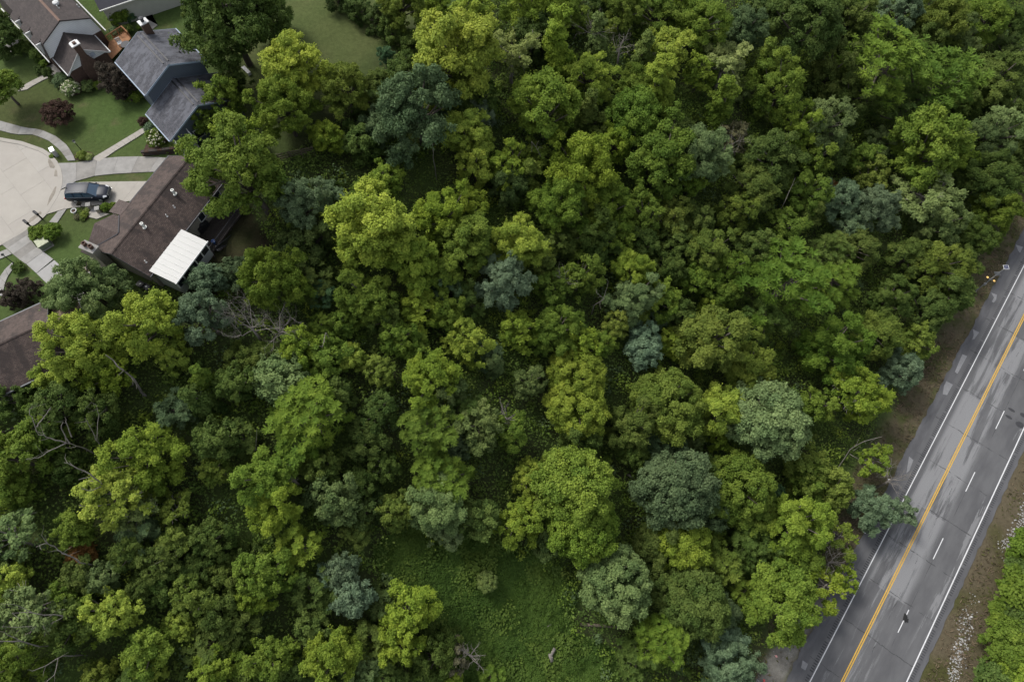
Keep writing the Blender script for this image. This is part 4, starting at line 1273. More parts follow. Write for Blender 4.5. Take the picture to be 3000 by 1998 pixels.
# ------------------------------------------------------------------ the wood: every crown that can be told apart
# surveyed crown centre (x, y), crown radius, form, leaf colour | description
TREES = """
1888 627 58 lobed G|green rounded crown in the thicket right of the broad soft dome
1803 690 64 lobed G|green bush tree below the broad soft dome's right side
1961 640 54 lobed O|olive crown above the thicket's middle
2058 734 66 lobed O|mottled olive crown left of the emerald giant
2050 655 52 lobed OD|dull olive crown above the mottled olive one
2037 819 58 feather G|soft green crown beside the emerald giant's left boughs
1952 790 54 feather D|dark soft crown right of the tall centre-right tree
2110 868 54 feather G|soft green bush above the golden olive tree
2292 665 58 lobed G|green crown just above the emerald giant
1885 715 54 feather D|dark crown filling the thicket centre
1975 715 50 lobed OD|dull speckled crown in the thicket centre
2130 785 54 lobed G|leafy crown at the emerald giant's left foot
1755 725 54 feather D|dark crown left of the thicket below the broad soft dome
488 1650 62 lobed OD|olive vine mound in the lower left
616 1587 60 lobed D|dark vine mound left of the spiky yellow-green tree
510 1585 54 lobed O|olive mound under the dull thin crown
573 1668 56 feather D|dark soft mound in the lower left vines
382 1615 54 lobed D|dark mound right of the red-orange bush
430 1715 54 feather D|dark mound above the brightest lime crown
660 1690 58 feather OD|olive vine mound left of the fresh lime tree
640 1800 60 lobed D|dark mound between lime crowns at the bottom
700 1830 56 feather OD|olive soft mound above the mixed green tree at the bottom
1106 1205 54 lobed D|dark crown right of the star-leaved emerald tree
1075 1290 62 feather D|dark soft crown between the two star-leaved trees
950 1375 54 lobed OD|ivy-covered olive crown under the star-leaved emerald tree
1060 1417 52 feather D|dark crown above the clearing's left corner
1125 1370 50 lobed D|dark leafy crown left of the lower star-leaved tree
1855 1330 50 feather D|dark low crown above the dark blue-green dome
1335 185 135 lobed Y|largest bright yellow-green tree, standing alone at the edge of the top lawn
1191 258 42 lobed Y|small yellow-green crown tucked below the largest yellow tree beside the lawn
1505 160 78 sparse P2|pale yellow-green thin tree just right of the largest yellow tree
1637 125 78 spire YG|tall narrow yellow-green tree left of the vine-wrapped pillar with bare twigs
1391 40 62 lobed YG|yellow-green tree touching the top edge above the largest yellow tree
1178 22 68 lobed O|olive-yellow tree at the top edge behind the lawn's dark hedge
1275 14 48 lobed YG|small yellow-green crown at the top edge, second from the lawn hedge
1565 25 88 feather YG|soft mid-green tree at the top edge, left of the dark gap with bare twigs
1748 105 52 spire LD|grey-green vine-wrapped pillar of a tree with bare twigs at its tip
1690 70 40 lobed G|small green crown at the left foot of the vine-wrapped pillar
1820 35 62 feather O|olive crown at the top edge right of the vine-wrapped pillar
1950 150 80 sparse GO|tree with pale golden flowering top and dark green lower branches
1925 255 70 spire YG|green lower column hanging beneath the golden flowering top
1880 170 55 spire OD|dark olive vine tower with thin bare twigs left of the golden flowering tree
1731 230 66 lobed Y|bright forked yellow-green tree below the vine-wrapped pillar
1722 330 55 spire OD|dull column with a rusty vine patch under the forked yellow tree
1595 310 100 lobed EG|broad layered green tree at upper centre with pale tips on its right
1640 360 45 lobed P2|pale yellowish spray low on the right of the broad layered tree
1212 330 128 feather BD|large soft grey-green tree below the largest yellow tree
1110 370 60 feather BD|lower left shoulder tree of the large soft grey-green one
1370 395 75 lobed Y|tall yellow tree with hanging lower boughs right of the large grey-green tree
1385 480 62 lobed Y|lower yellow boughs tree over a bare-stemmed hollow at upper centre
1412 340 48 feather B|small blue-grey crown wedged right of the tall yellow tree
1858 345 82 dome E|round dark lime tree below the golden flowering tree
1701 505 112 feather YG|broad soft yellow-green dome at the middle of the wood, tallest of its cluster
1640 600 88 feather EG|lower left skirt tree of the broad soft yellow-green dome
1770 610 80 feather EG|lower right skirt tree of the broad soft yellow-green dome
1934 480 100 lobed E|rich green layered tree right of the broad soft dome
1800 430 55 lobed YG|yellowish crown between the broad soft dome and the round lime tree
1497 495 62 lobed YG|ragged yellow-green tree with one tall tip left of the broad soft dome
1555 520 48 spire O|dull olive tree squeezed between the ragged one and the broad soft dome
1382 600 56 lobed YG|small leaning yellow-green tree above the middle right of the spreading yellow tree
1085 675 120 lobed Y|spreading bright yellow tree left of centre with many rounded boughs
1137 530 52 lobed YG|green-yellow top rising behind the spreading bright yellow tree
1060 560 36 lobed G|small dark green crown at the upper left of the spreading yellow tree
1285 640 80 lobed YG|fresh green tree touching the right side of the spreading yellow tree
1371 720 82 lobed G|leafy mid-green tree between the spreading yellow tree and the bright one
1214 765 82 lobed YG|pale yellow-green bough tree at the lower right of the spreading yellow tree
1300 800 60 lobed G|green crown above a shaded hollow left of the central blue-grey tree
891 600 82 feather B|soft blue-grey tree alone right of the brown roof's yard
965 570 38 feather B|small blue-grey side crown attached right of the lone yard tree
704 515 140 lobed G|large green shade tree overhanging the long brown roof
618 508 50 lobed YG|brighter left boughs tree over the brown roof's corner
692 400 72 lobed YG|bright upper boughs tree between the slate roof and the shade tree
859 208 98 lobed Y|bright yellow tree in front of the top lawn
1016 262 78 feather O|olive tree right of the bright yellow one on the top lawn
957 405 56 feather YG|narrow olive-green tree at the rail fence's right end
658 296 66 lobed G|green tree covering the slate garage roof's right corner
829 322 92 feather G|dull green tree below the bright yellow lawn tree
690 240 46 lobed OD|dark olive crown by the slate roof's right eave
602 362 46 lobed G|green tree over the small white balcony
684 62 165 feather D|very large dark green tree at the top beside the lawn
585 35 52 feather D|dark green left flank tree above the slate roof at the top
775 40 75 feather D|dark green right flank tree at the lawn's far left
985 -8 52 lobed DD|dark evergreen mass at the far edge of the top lawn
1050 30 48 lobed DD|first dark shrubby tree along the lawn's curved edge
1108 62 44 lobed DD|second dark shrubby tree along the lawn's curved edge
1160 98 42 lobed D|third dark shrubby tree along the lawn's curved edge
1205 140 42 feather D|dark bush tree between the lawn edge and the largest yellow tree
1129 168 28 feather EB|little teal sapling at the lawn's right corner
1180 212 58 feather D|dull green thicket tree below the teal sapling
1110 245 48 feather OD|dull thicket tree at the lawn's lower right
2178 90 66 feather BD|muted blue-green tree near the top edge right of the golden flowering one
2361 70 108 feather D|big dark feathery tree near the top edge right of centre
2420 20 60 feather D|dark crown behind the big dark feathery tree at the top edge
2051 72 74 lobed G|rough green tree at the top edge left of the muted blue-green one
1985 20 48 lobed YG|yellowish crown at the top edge above the golden flowering tree
2255 30 46 lobed DD|near-black crown at the top edge between two greens
2489 68 62 lobed OD|dark olive tree right of the big dark feathery one
2637 34 62 feather B|pale blue-grey crown at the top edge toward the right
2743 72 82 feather O|olive tree right of the pale top-edge blue-grey crown
2807 138 54 lobed LD|pale olive bough tree above the twin emerald trees' right side
2884 64 74 feather G|soft green tree near the top right corner
2968 70 58 feather D|dark tree in the top right corner
2950 170 52 lobed DD|dark crown on the right edge below the corner
2700 130 60 lobed OD|dark olive tree just above the emerald pair
2480 175 52 star E|left crown of the emerald pair at upper right
2575 195 118 star EG|brightest emerald-green tree at upper right
2725 265 120 star E|large darker emerald tree right of the brightest one
2640 330 80 star D|dark lower skirt tree under the emerald pair
2892 245 78 lobed OD|brownish olive tree on the right beside the darker emerald
2950 330 55 lobed D|dark green crown on the right edge
2120 185 72 sparse P2|pale-topped thin tree with grey twigs at upper right centre
2115 300 60 spire G|green vine column below the pale-topped thin tree
2045 220 50 lobed YG|small yellow-green crown left of the pale-topped thin tree
2238 175 52 spire G|upright green vine tower beside the pale-topped tree
2276 265 78 lobed G|layered green tree with a pale left arm
2190 270 32 lobed P2|pale yellow arm reaching left from the layered tree
2331 385 62 lobed YG|yellow-green crown with pale tip at right of centre
2404 375 74 lobed LD|grey olive tree beside the pale-tipped crown
2051 460 88 feather L|large soft grey-green tree right of the rich layered one
2150 400 52 sparse BR|twiggy grey patchy tree with dead twigs
2582 420 42 feather L|little pale rounded crown left of the fresh green bough tree
2714 437 108 lobed EG|fresh green tree with rounded boughs near the right side
2800 470 50 lobed EG|bright right arm tree of the rounded-bough green one
2905 404 76 lobed L|pale olive tree close to the right edge
2263 465 80 lobed D|dark green tree below the layered one
2382 470 56 lobed G|green crown with pale edges over a dark hollow
2531 470 52 feather G|dull crown left of the little pale rounded one
2467 585 60 feather BB|taller of two blue-grey trees at right, left one of the pair
2561 620 72 feather B|broader right one of the two blue-grey trees at right
2490 665 48 feather B|low blue-grey skirt tree under the two blue-grey trees
2425 560 28 shrub R|orange autumn bush beside the taller blue-grey tree
2552 530 50 lobed O|olive-gold tree behind the two blue-grey trees
2212 560 74 lobed OD|olive tree with yellowish specks right of the soft grey-green one
2156 615 58 lobed O|mottled olive crown in the thicket above the emerald giant
2714 580 82 sparse P2|tall pale olive tree with thin foliage right of the blue-grey pair
2740 660 62 lobed LD|lower pale olive tree beneath the tall thin one
2892 531 88 feather D|dull dark green tree near the road's upper end
2913 620 70 feather G|green bank tree above the solar pole
2850 700 60 feather D|dark bush tree left of the solar pole
2361 570 62 lobed G|green tree left of the orange autumn bush
2977 450 60 lobed D|dark roadside tree at the right edge
2025 535 46 lobed EG|vivid green patch tree below the soft grey-green one
1515 722 84 lobed Y|bright yellow tree just above the central blue-grey tree
1590 745 40 lobed Y|yellow right arm tree above the central blue-grey tree
1481 830 84 feather BB|round blue-grey tree at the picture's centre
1700 815 58 lobed G|two-armed green tree right of the central blue-grey tree
1621 835 50 lobed G|low green tree between the central blue-grey tree and the shaded lane
1855 800 66 lobed YG|olive-tipped top of the tall centre-right tree
1850 880 72 lobed L|pale middle boughs tree of the tall centre-right clump
1925 880 58 lobed EG|fresh green right boughs tree of the tall centre-right clump
1884 1030 62 feather BB|vivid blue-green tree among yellow ones right of centre
1882 985 48 feather BB|upper crown tree of the vivid blue-green one
1918 942 32 feather B|small darker blue-grey crown above the vivid blue-green tree
1800 960 46 lobed O|golden olive crown left of the vivid blue-green tree
1859 935 34 lobed O|little rounded golden crown above the vivid blue-green tree
1958 1010 42 lobed YG|yellow-green crown hugging the vivid blue-green tree's right side
2070 1000 98 lobed O|golden olive tree right of the vivid blue-green one
2075 905 36 lobed GO|small orange-tipped top behind the golden olive tree
1995 925 50 lobed OD|dull olive crown with rust specks left of the orange-tipped top
1629 960 78 feather G|mid-green drooping tree below the central blue-grey tree
1515 978 56 lobed YG|yellowish green crown lower right of the central blue-grey tree
1697 1024 58 lobed YG|pale rounded tree above the golden tree
1765 1010 42 lobed G|dark green crown right of the pale rounded tree
1690 1105 76 dome GO|golden yellow-green tree, brightest in the lower middle, upper half
1690 1200 82 dome GO|lower rounded half of the golden tree cluster in the middle
1551 1126 46 lobed LD|small grey-green tree alone in the shaded lane
1449 1070 42 spire LD|slim pale grey-olive tree left of the shaded lane
2300 840 128 star E|giant emerald tree at right of centre above the road
2440 830 80 star E|right-hand boughs tree of the emerald giant
2235 935 72 star D|dark lower-left skirt tree of the emerald giant
2215 720 55 lobed OD|mottled olive bush tree upper left of the emerald giant
2430 1018 90 lobed E|deep green rounded tree below the emerald giant
2571 985 68 lobed O|olive tree by the roadside right of the deep green rounded one
2507 1150 95 sparse YG|bright open yellow-green tree near the road
2530 1175 70 lobed YG|inner bright boughs tree by the road's verge
2388 1190 60 lobed G|left low boughs tree of the bright open roadside tree
2643 1092 62 feather B|blue-grey tree at the verge, nearest the road's bend
2677 1000 50 lobed O|olive green bush tree at the verge above the blue-grey one
2780 860 70 lobed OD|brown-olive tree near the dark gap left of the solar pole
2720 920 62 lobed D|dark green tree by the dark gap near the verge
2740 790 76 lobed O|olive tree in the bank left of the solar pole
2660 760 60 lobed OD|olive dark crown below the two blue-grey trees
2600 880 60 lobed D|shaded dark tree beside the emerald giant
1955 1190 96 dome O|rounded olive tree right of the golden cluster
1850 1254 72 lobed OD|dark olive tree below the golden cluster's right side
2108 1200 76 lobed Y|yellow tree pressed against the pale grey-green dome
2105 1275 42 lobed YG|lower yellow bough tree under the pale grey-green dome's left
2239 1232 112 dome L|large pale grey-green dome near the right
2195 1085 76 lobed O|golden olive crown behind the pale grey-green dome
2023 1305 38 feather LD|small dull crown above the dark blue-green dome
1972 1430 112 dome BD|big dark blue-green dome right of the pale green maple
2159 1430 96 dome G|green dome right of the dark blue-green one
2195 1500 72 dome G|lower green dome right of the golden-tipped dome
1995 1587 80 dome GO|golden-tipped dome below the dark blue-green one
1676 1430 118 dome EG|upper part tree of the big fresh green maple by the clearing
1700 1545 100 dome EG|lower part tree of the big fresh green maple by the clearing
1542 1396 46 lobed GO|small golden upright tree left of the big fresh green maple
1575 1480 42 lobed O|olive twiggy crown on the left of the big green maple
1802 1706 98 dome L|round grey-green dome at the clearing's right edge
2031 1765 94 dome OD|dull olive dome below the golden-tipped dome
1925 1700 44 lobed OD|dark olive bush tree right of the grey-green dome
2116 1655 58 star O|spiky yellowish tree below the green domes
2175 1735 42 star G|small spiky green tree right of the dull olive dome
2286 1757 108 lobed EG|wide fresh green tree by the lower road edge
1933 1880 80 star EG|bright drooping tree at the bottom right of the clearing
2110 1880 62 feather BB|pale teal tree at the bottom near the road, upper crown
2135 1950 80 feather BB|pale teal tree at the bottom edge near the road
2328 1531 88 lobed YG|yellow-green tree near the road left of the hanging blue-grey bough
2371 1374 60 lobed O|olive yellow tree beside the verge's leaning bare branch
2434 1435 62 lobed O|olive tree left of the bough that hangs over the white line
2455 1570 58 sparse O|thin olive roadside tree with bare twigs
2413 1714 66 sparse YG|ragged yellow-green tree reaching over the road's white line
2480 1690 40 sparse YG|thin spray of leaves over the white edge line
2555 1498 70 feather B|blue-grey bough tree hanging over the road's white line
2640 1500 42 sparse B|thin blue-grey spray over the lane by the white line
2555 1345 52 sparse YG|sparse yellow leaning tree with a bare grey limb at the verge
2277 1436 26 feather EB|tiny teal sapling in the shade near the verge
906 1215 105 star EG|large star-leaved emerald tree left of centre
880 1300 70 star E|lower skirt tree of the star-leaved emerald tree
825 1112 76 dome L|pale bluish rounded crown tree above the star-leaved emerald tree
1262 1262 92 star E|upper star-leaved tree in the lower middle
1295 1400 88 star E|lower star-leaved tree in the lower middle, nearest the clearing
1395 1245 72 lobed LD|grey-green layered tree right of the upper star-leaved one
1480 1265 56 lobed G|green tree with a dead twiggy top beside the shaded lane
1275 1480 88 lobed L|pale green tree at the clearing's top edge
1300 1555 48 lobed L|pale low bough tree reaching down into the clearing
1165 1505 56 lobed O|golden olive tree at the clearing's upper left corner
1407 1515 66 lobed OD|brownish olive tree above the clearing
1518 1525 64 lobed YG|fresh yellow-green tree above the clearing's right part
983 1472 74 lobed LD|pale layered tree left of the clearing's top corner
1038 1560 42 lobed OD|small dull crown at the clearing's left corner
1267 1105 88 lobed YG|yellow-topped tree left of the shaded lane
1300 1150 62 lobed LD|grey-green lower half tree of the yellow-topped one
1369 1014 64 lobed Y|yellow crown above the slim pale grey-olive tree
1114 1090 48 lobed O|olive crown left of the yellow-topped tree
1038 1048 42 lobed Y|small bright yellow crown above the star-leaved emerald tree
1165 1001 56 lobed G|green tree between the two small yellow crowns
1225 1014 44 lobed G|dark-edged green crown beside the yellow crown
953 1040 62 lobed G|green two-headed tree below the teal one
872 1022 62 lobed YG|yellowish tree right of the bare dead tree
797 825 98 feather G|broad dull green tree at the yard's lower edge
700 800 52 feather BD|grey-green left edge tree of the broad dull green one
946 860 40 star EB|small teal palm-leaved tree below the thicket
1082 880 80 lobed G|olive-green tree in the middle left thicket
1130 930 52 lobed OD|dark olive crown at the foot of the thicket tree
1243 859 36 lobed YG|small rounded yellow-green crown left of the central blue-grey tree
1222 915 58 lobed YG|bright cluster crown below the small rounded one
1307 915 52 lobed G|pale green crown right of the bright cluster
937 965 46 lobed G|grey-limbed green tree below the teal palm-leaved one
1012 952 48 lobed G|green crown left of the middle dark gap
235 850 96 feather L|wide soft willow-like tree over the lower driveway
330 835 62 feather L|right half tree of the soft willow-like canopy beside the brown house wall
160 905 45 feather L|left tip tree of the soft canopy over the lower roof
607 820 58 feather B|pale blue-grey tree touching the white patio roof's corner
585 930 82 feather B|tall grey-green tree between the yellow tree and the bare dead tree
451 950 98 lobed Y|bright yellow tree below the brown ranch house
500 1050 46 lobed Y|lower yellow bough tree beside a dark hollow
250 1010 98 lobed Y|broad yellow tree with a pale slanting trunk by the left house
330 1090 68 lobed YG|right lower boughs tree of the broad yellow one
200 1095 58 lobed Y|left lower boughs tree of the broad yellow one
134 1095 48 lobed Y|yellow crown over the left house's eave
152 1003 36 feather BD|small grey-green crown over the left house's ridge end
595 1110 50 spire G|vine-draped pillar tree in the dark hollow left of centre
575 1175 60 spire D|dark green vine tower below the vine-draped pillar
690 1120 66 lobed D|dark green tree right of the vine-draped pillar
165 1195 72 lobed D|dark green tree behind the dead white branches
290 1215 60 lobed D|dark tree right of the dead white branches
437 1335 92 lobed YG|yellow-green tree with small bare twigs right of the dead white branches
340 1450 100 sparse Y|thin yellow-leaved tree showing grey limbs at lower left
400 1500 62 sparse P2|pale thin lower boughs tree at lower left
515 1497 54 sparse O|dull thin crown right of the thin yellow tree
42 1340 80 lobed G|green tree on the left edge below the dead branches
40 1445 56 lobed G|lower green tree on the left edge
637 1285 72 lobed D|dark ivy-like tree left of the star-leaved emerald tree
786 1400 86 lobed EG|lime green tree with a bare star-shaped twig cluster
800 1490 82 lobed YG|lower yellow-green half tree of the lime one
629 1388 44 lobed O|small olive tree left of the lime tree
34 1570 72 sparse L|pale thin tree on the left edge
221 1555 60 lobed G|green tree above the red-orange bush
246 1617 38 shrub R|red-orange autumn bush in the lower left wood
300 1690 52 lobed LD|dull pale crown right of the red-orange bush
230 1690 50 lobed OD|olive crown below the red-orange bush
35 1700 58 lobed Y|bright yellow tree on the left edge near the bottom
95 1790 88 sparse L|pale sparse tree with grey bare limbs at lower left
190 1755 48 lobed G|green crown behind the pale sparse tree
335 1785 72 lobed Y|pale yellow bough tree at lower left centre
265 1838 48 lobed YG|yellow-green lower bough tree left of it at the bottom
565 1757 64 lobed O|golden-tipped bough tree at the bottom left
525 1835 40 lobed Y|small bright bough between golden tips and the lime crown
435 1900 72 lobed EG|brightest lime crown at the bottom left
440 1965 44 lobed Y|yellow lower tips tree of the brightest lime crown
777 1690 76 lobed EG|fresh lime tree left of the pale teal clearing tree
745 1760 52 lobed YG|lower lime bough tree beside it
871 1597 66 star YG|spiky yellow-green tree above the pale teal clearing tree
1005 1670 60 feather BB|pale teal tree on the clearing's left, upper crown
1035 1750 70 feather BB|pale teal tree on the clearing's left
960 1690 40 feather BB|left arm tree of the pale teal clearing tree
913 1845 54 lobed OD|brown-olive crown below the pale teal clearing tree
1200 1800 76 lobed YG|yellow-green tree at the clearing's lower left
1165 1880 66 lobed YG|lower half tree of the yellow-green one by the clearing
976 1920 88 lobed YG|broad pale tree at the bottom edge left of the clearing
1060 1960 52 lobed L|pale right shoulder tree at the bottom edge
1325 1915 52 sparse BR|brown twiggy bush at the clearing's bottom edge
1325 1990 36 lobed YG|bright crown cut by the bottom edge below the twiggy bush
1440 1985 40 star EG|bright spiky crown cut by the bottom edge in the clearing
297 1988 52 lobed O|pale olive crown cut by the bottom edge at left
42 1940 72 lobed G|green tree in the bottom left corner with bare limbs
637 1960 60 lobed YG|yellow-green crown cut by the bottom edge left of centre
786 1925 70 lobed G|mixed green tree at the bottom left of the broad pale one
1429 1705 27 dome LB|single small rounded bush standing alone in the clearing
2990 1680 44 shrub OD|dull bush at the right edge above the bright green ones
2985 1965 60 shrub YG|yellowish bush at the bottom right corner
2935 1800 36 shrub G|small bright bush nearest the pale rubble across the road
2975 1735 62 shrub G|green bush tree across the road at the right edge, upper
2995 1600 46 shrub G|dark bush at the right edge across the road
2945 1890 70 shrub G|bright green tree across the road in the bottom right corner
3000 1815 60 shrub D|green bush between the two bright ones across the road
2905 1990 46 shrub D|bush at the bottom edge across the road
4 66 42 feather D|dark tree in the top left corner beside the barn-roofed house
8 105 52 feather DD|dark shrubby tree on the left edge near the top
"""
for row in TREES.strip().split("\n"):
    a, lab = row.split("|")
    x_, y_, r_, f_, c_ = a.split()
    low = 'lawn' in lab and ('dark evergreen' in lab or 'dark shrubby' in lab or 'dark bush' in lab)
    tree(float(x_), float(y_), float(r_), f_, c_, lab, hscale=.45 if low else (.8 if 'very large dark' in lab or 'flank tree' in lab else 1.0))

# low trees that fill the shade between them
LOW = [at(*p)[:2] for p in []]
SHADE_LANES = [(1560, 1180, 80), (1590, 1280, 75), (1560, 1340, 80), (1500, 1400, 70), (1660, 930, 70), (1640, 870, 50), (1800, 1130, 70), (1780, 1190, 50), (1850, 1370, 60), (1870, 1520, 50), (2310, 1100, 60), (2300, 1200, 60),
               (2330, 1300, 70), (2250, 1340, 60), (2130, 1330, 40), (1380, 1380, 60), (1430, 1430, 60), (520, 1090, 40), (680, 740, 130), (760, 720, 70), (850, 480, 60), (2370, 1250, 50)]
fill_rng = random.Random(5)
cands = []
for gy in range(-10, 2020, 72):
    for gx in range(-10, 2960, 72):
        cands.append((gx + fill_rng.uniform(-30, 30), gy + fill_rng.uniform(-30, 30)))
fill_rng.shuffle(cands)
clear_w = np.array(CLEARING)
main = list(PLACED)
nfill = 0
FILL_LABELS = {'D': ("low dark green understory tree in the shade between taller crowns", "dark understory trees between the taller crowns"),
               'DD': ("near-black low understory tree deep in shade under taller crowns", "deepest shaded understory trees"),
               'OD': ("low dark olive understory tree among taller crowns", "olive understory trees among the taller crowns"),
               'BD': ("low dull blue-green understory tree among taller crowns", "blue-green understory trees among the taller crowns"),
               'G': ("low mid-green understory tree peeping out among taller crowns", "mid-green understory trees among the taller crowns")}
for px, py in cands:
    if nfill >= 78: break
    p = on_ground(px, py, 3.5)
    d = roadd(p[0], p[1])
    if not (12 < d < 90) or (px < 720 and py < 900): continue
    if inpoly(np.array([p[0]]), np.array([p[1]]), clear_w)[0] or inpoly(np.array([p[0]]), np.array([p[1]]), np.array(YARD_DARK))[0]: continue
    if any((px - a) ** 2 + (py - b) ** 2 < (c + 30) ** 2 for a, b, c in SHADE_LANES): continue
    if any((px - a) ** 2 + (py - b) ** 2 < (c * .80) ** 2 for a, b, c in main): continue
    if any((px - a) ** 2 + (py - b) ** 2 < (c * .9) ** 2 for a, b, c in PLACED[len(main):]): continue
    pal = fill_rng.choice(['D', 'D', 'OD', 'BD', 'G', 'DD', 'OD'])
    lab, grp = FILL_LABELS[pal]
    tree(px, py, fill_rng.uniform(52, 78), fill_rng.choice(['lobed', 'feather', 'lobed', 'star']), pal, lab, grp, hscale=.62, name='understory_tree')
    nfill += 1
print("trees", len(main), "fill", nfill)


# ------------------------------------------------------------------ bare and dead wood
def branchy(rng, start, direction, length, rad, depth, mb, up=.12):
    pts = [np.asarray(start, float)]; d = unit(np.asarray(direction, float)); n = 4
    for i in range(n):
        d = unit(d + rng.normal(size=3) * .22 + np.array([0, 0, up * .5])); pts.append(pts[-1] + d * length / n)
    mb.tube(pts, list(np.linspace(rad, rad * .45, n + 1)), 5 if depth > 1 else 4)
    if depth <= 0: return
    for k in range(4 if depth > 1 else 3):
        i = rng.randint(1, n + 1)
        d2 = unit(d + rng.normal(size=3) * .75 + np.array([0, 0, up]))
        branchy(rng, pts[i], d2, length * rng.uniform(.45, .7), rad * .45, depth - 1, mb, up)


def bare_tree(px, py, rpx, label, seed, depth=3, hh=None, name='bare_tree'):
    rng = np.random.RandomState(seed)
    p = on_ground(px, py, 7.5); r = rpx / px_per_m(p); g = float(ground(p[0], p[1]))
    root = empty(name, (p[0], p[1], g), 0, label, 'tree')
    t = MB(); t.tube([(0, 0, -.2), (.1, 0, 2), (.05, .15, 4.0)], [.2, .15, .11], 7); t.build('trunk', M['deadwood'], root, True)
    b = MB()
    for k in range(7):
        a = k * 2.399; branchy(rng, (.05, .15, 3 + .35 * k * .6), (math.cos(a), math.sin(a), 1.0), r * 1.0, .05, depth, b)
    b.build('branches', M['deadwood'], root)
    return root


bare_tree(700, 920, 95, "bare grey dead tree with fine twigs beside the dark yard", 1)
bare_tree(790, 935, 70, "second bare grey twig crown right of the dead tree", 2)
bare_tree(812, 1372, 42, "small star of bare silver twigs above the lime tree", 3, 2)
bare_tree(1475, 1195, 36, "dead twiggy top poking out beside the shaded lane", 4, 2)
bare_tree(1665, 1340, 48, "tangle of bare grey twigs above the big fresh green maple", 5, 2)
bare_tree(1745, 40, 55, "bare twigs over the vine-wrapped pillar at the top edge", 6, 2)
bare_tree(1825, 85, 40, "bare twig fan right of the vine-wrapped pillar", 7, 2)
bare_tree(1660, 790, 36, "bare twigs beside the central blue-grey tree", 8, 2)
bare_tree(2140, 395, 55, "wispy grey dead branches in the upper right thicket", 9, 2)
bare_tree(2650, 1390, 58, "bare grey brush at the verge above the hanging bough", 10, 2)
bare_tree(2470, 1640, 48, "bare twigs beside the ragged tree at the white line", 11, 2)
bare_tree(1370, 1925, 46, "grey twigs among brown brush at the bottom edge", 12, 2)
bare_tree(1925, 590, 30, "small bare grey branch fan right of the broad soft dome", 13, 2)


def limb(parts, label, base_h=6.0, rad=.11, cat="dead branch", ground_at=0, name="dead_limb"):
    """dead wood traced limb by limb: each part is a list of (x, y, height over ground)"""
    p0 = on_ground(*parts[0][0][:2], parts[0][0][2])
    g0 = float(ground(p0[0], p0[1]))
    root = empty(name, (p0[0], p0[1], g0), 0, label, cat)
    o = np.array([p0[0], p0[1], g0])
    for i, pl in enumerate(parts):
        w = []
        for q in pl:
            r = on_ground(q[0], q[1], q[2]); w.append(r - o)
        if i == 0: w = [np.array([0, 0, -.15])] + w if w[0][2] > .4 else w
        rr = rad * .72 * (1.0 if i == 0 else .55)
        # subdivide with a little wander
        ww = []; rng = np.random.RandomState(int(pl[0][0]) + i)
        for a, b in zip(w[:-1], w[1:]):
            for t in (0, .33, .66): ww.append(a + (b - a) * t + rng.normal(size=3) * .04 * (t > 0))
        ww.append(w[-1])
        g = MB(); g.tube(ww, list(np.linspace(rr, rr * .3, len(ww))), 6)
        for k in range(3, len(ww), 2):
            v = unit(ww[k] - ww[k - 1] + rng.normal(size=3) * .9); L = rng.uniform(.5, 1.2)
            g.tube([ww[k], ww[k] + v * L * .5, ww[k] + v * L + rng.normal(size=3) * .1], [rr * .25, rr * .18, rr * .08], 4)
        g.build('trunk' if i == 0 else 'branch', M['deadwood'], root)
    return root


limb([[(281, 1330, 1), (240, 1310, 5), (194, 1298, 8)], [(194, 1298, 8), (150, 1318, 9), (112, 1341, 9.5), (76, 1345, 10)], [(205, 1300, 8), (180, 1256, 10), (185, 1237, 11)], [(194, 1298, 8), (147, 1283, 9), (114, 1274, 10), (98, 1234, 11.5), (86, 1205, 12), (92, 1190, 12.5)], [(109, 1250, 10.5), (130, 1220, 11.5), (150, 1192, 12)], [(210, 1280, 8), (195, 1240, 10), (190, 1222, 10.5)]],
     "big dead white forked tree at the left edge below the brown house", rad=.15, cat="dead tree", name="dead_tree")
limb([[(297, 1312, 2), (281, 1290, 5), (262, 1248, 8), (249, 1226, 10)], [(284, 1290, 5), (290, 1215, 9), (281, 1185, 11), (268, 1178, 12)]], "pale forked dead stem right of the big dead white tree", rad=.1, cat="dead tree", name="dead_tree")
limb([[(300, 1420, 6), (262, 1388, 8), (215, 1365, 9), (188, 1355, 9.5)], [(262, 1398, 8), (230, 1405, 9)], [(295, 1425, 6.5), (265, 1437, 8), (238, 1433, 8.5)]], "grey bare limb of the thin yellow-leaved tree", rad=.13)
limb([[(234, 1648, 4), (205, 1628, 6), (183, 1621, 6.5), (165, 1605, 7), (140, 1592, 8), (106, 1602, 8.5)], [(140, 1592, 8), (122, 1568, 9)]], "grey curving dead limb beside the red-orange bush", rad=.12)
limb([[(115, 1893, 4), (60, 1877, 6), (0, 1878, 7), (-30, 1890, 7)], [(60, 1877, 6), (10, 1850, 7)]], "grey dead limb at the left edge near the bottom", rad=.12)
limb([[(183, 1920, 4), (150, 1940, 6), (95, 1965, 7)], [(170, 1927, 5), (160, 1975, 6), (135, 2000, 6)]], "forked grey dead limb in the bottom left corner", rad=.12)
limb([[(190, 1805, 5), (98, 1795, 7), (35, 1795, 8)], [(98, 1795, 7), (40, 1770, 8)], [(190, 1805, 5), (130, 1835, 6.5), (5, 1835, 7)]], "grey bare boughs of the pale sparse tree at lower left", rad=.1)
limb([[(415, 1150, 1), (392, 1110, 5), (362, 1085, 8), (310, 1040, 10)]], "pale slanting trunk under the broad yellow tree", rad=.22, cat="tree trunk", name="slanting_trunk")
limb([[(1590, 470, 3), (1575, 440, 7), (1558, 415, 9)], [(1575, 440, 7), (1580, 430, 8.5)]], "bare forked dead snag in the gap at upper centre", rad=.1)
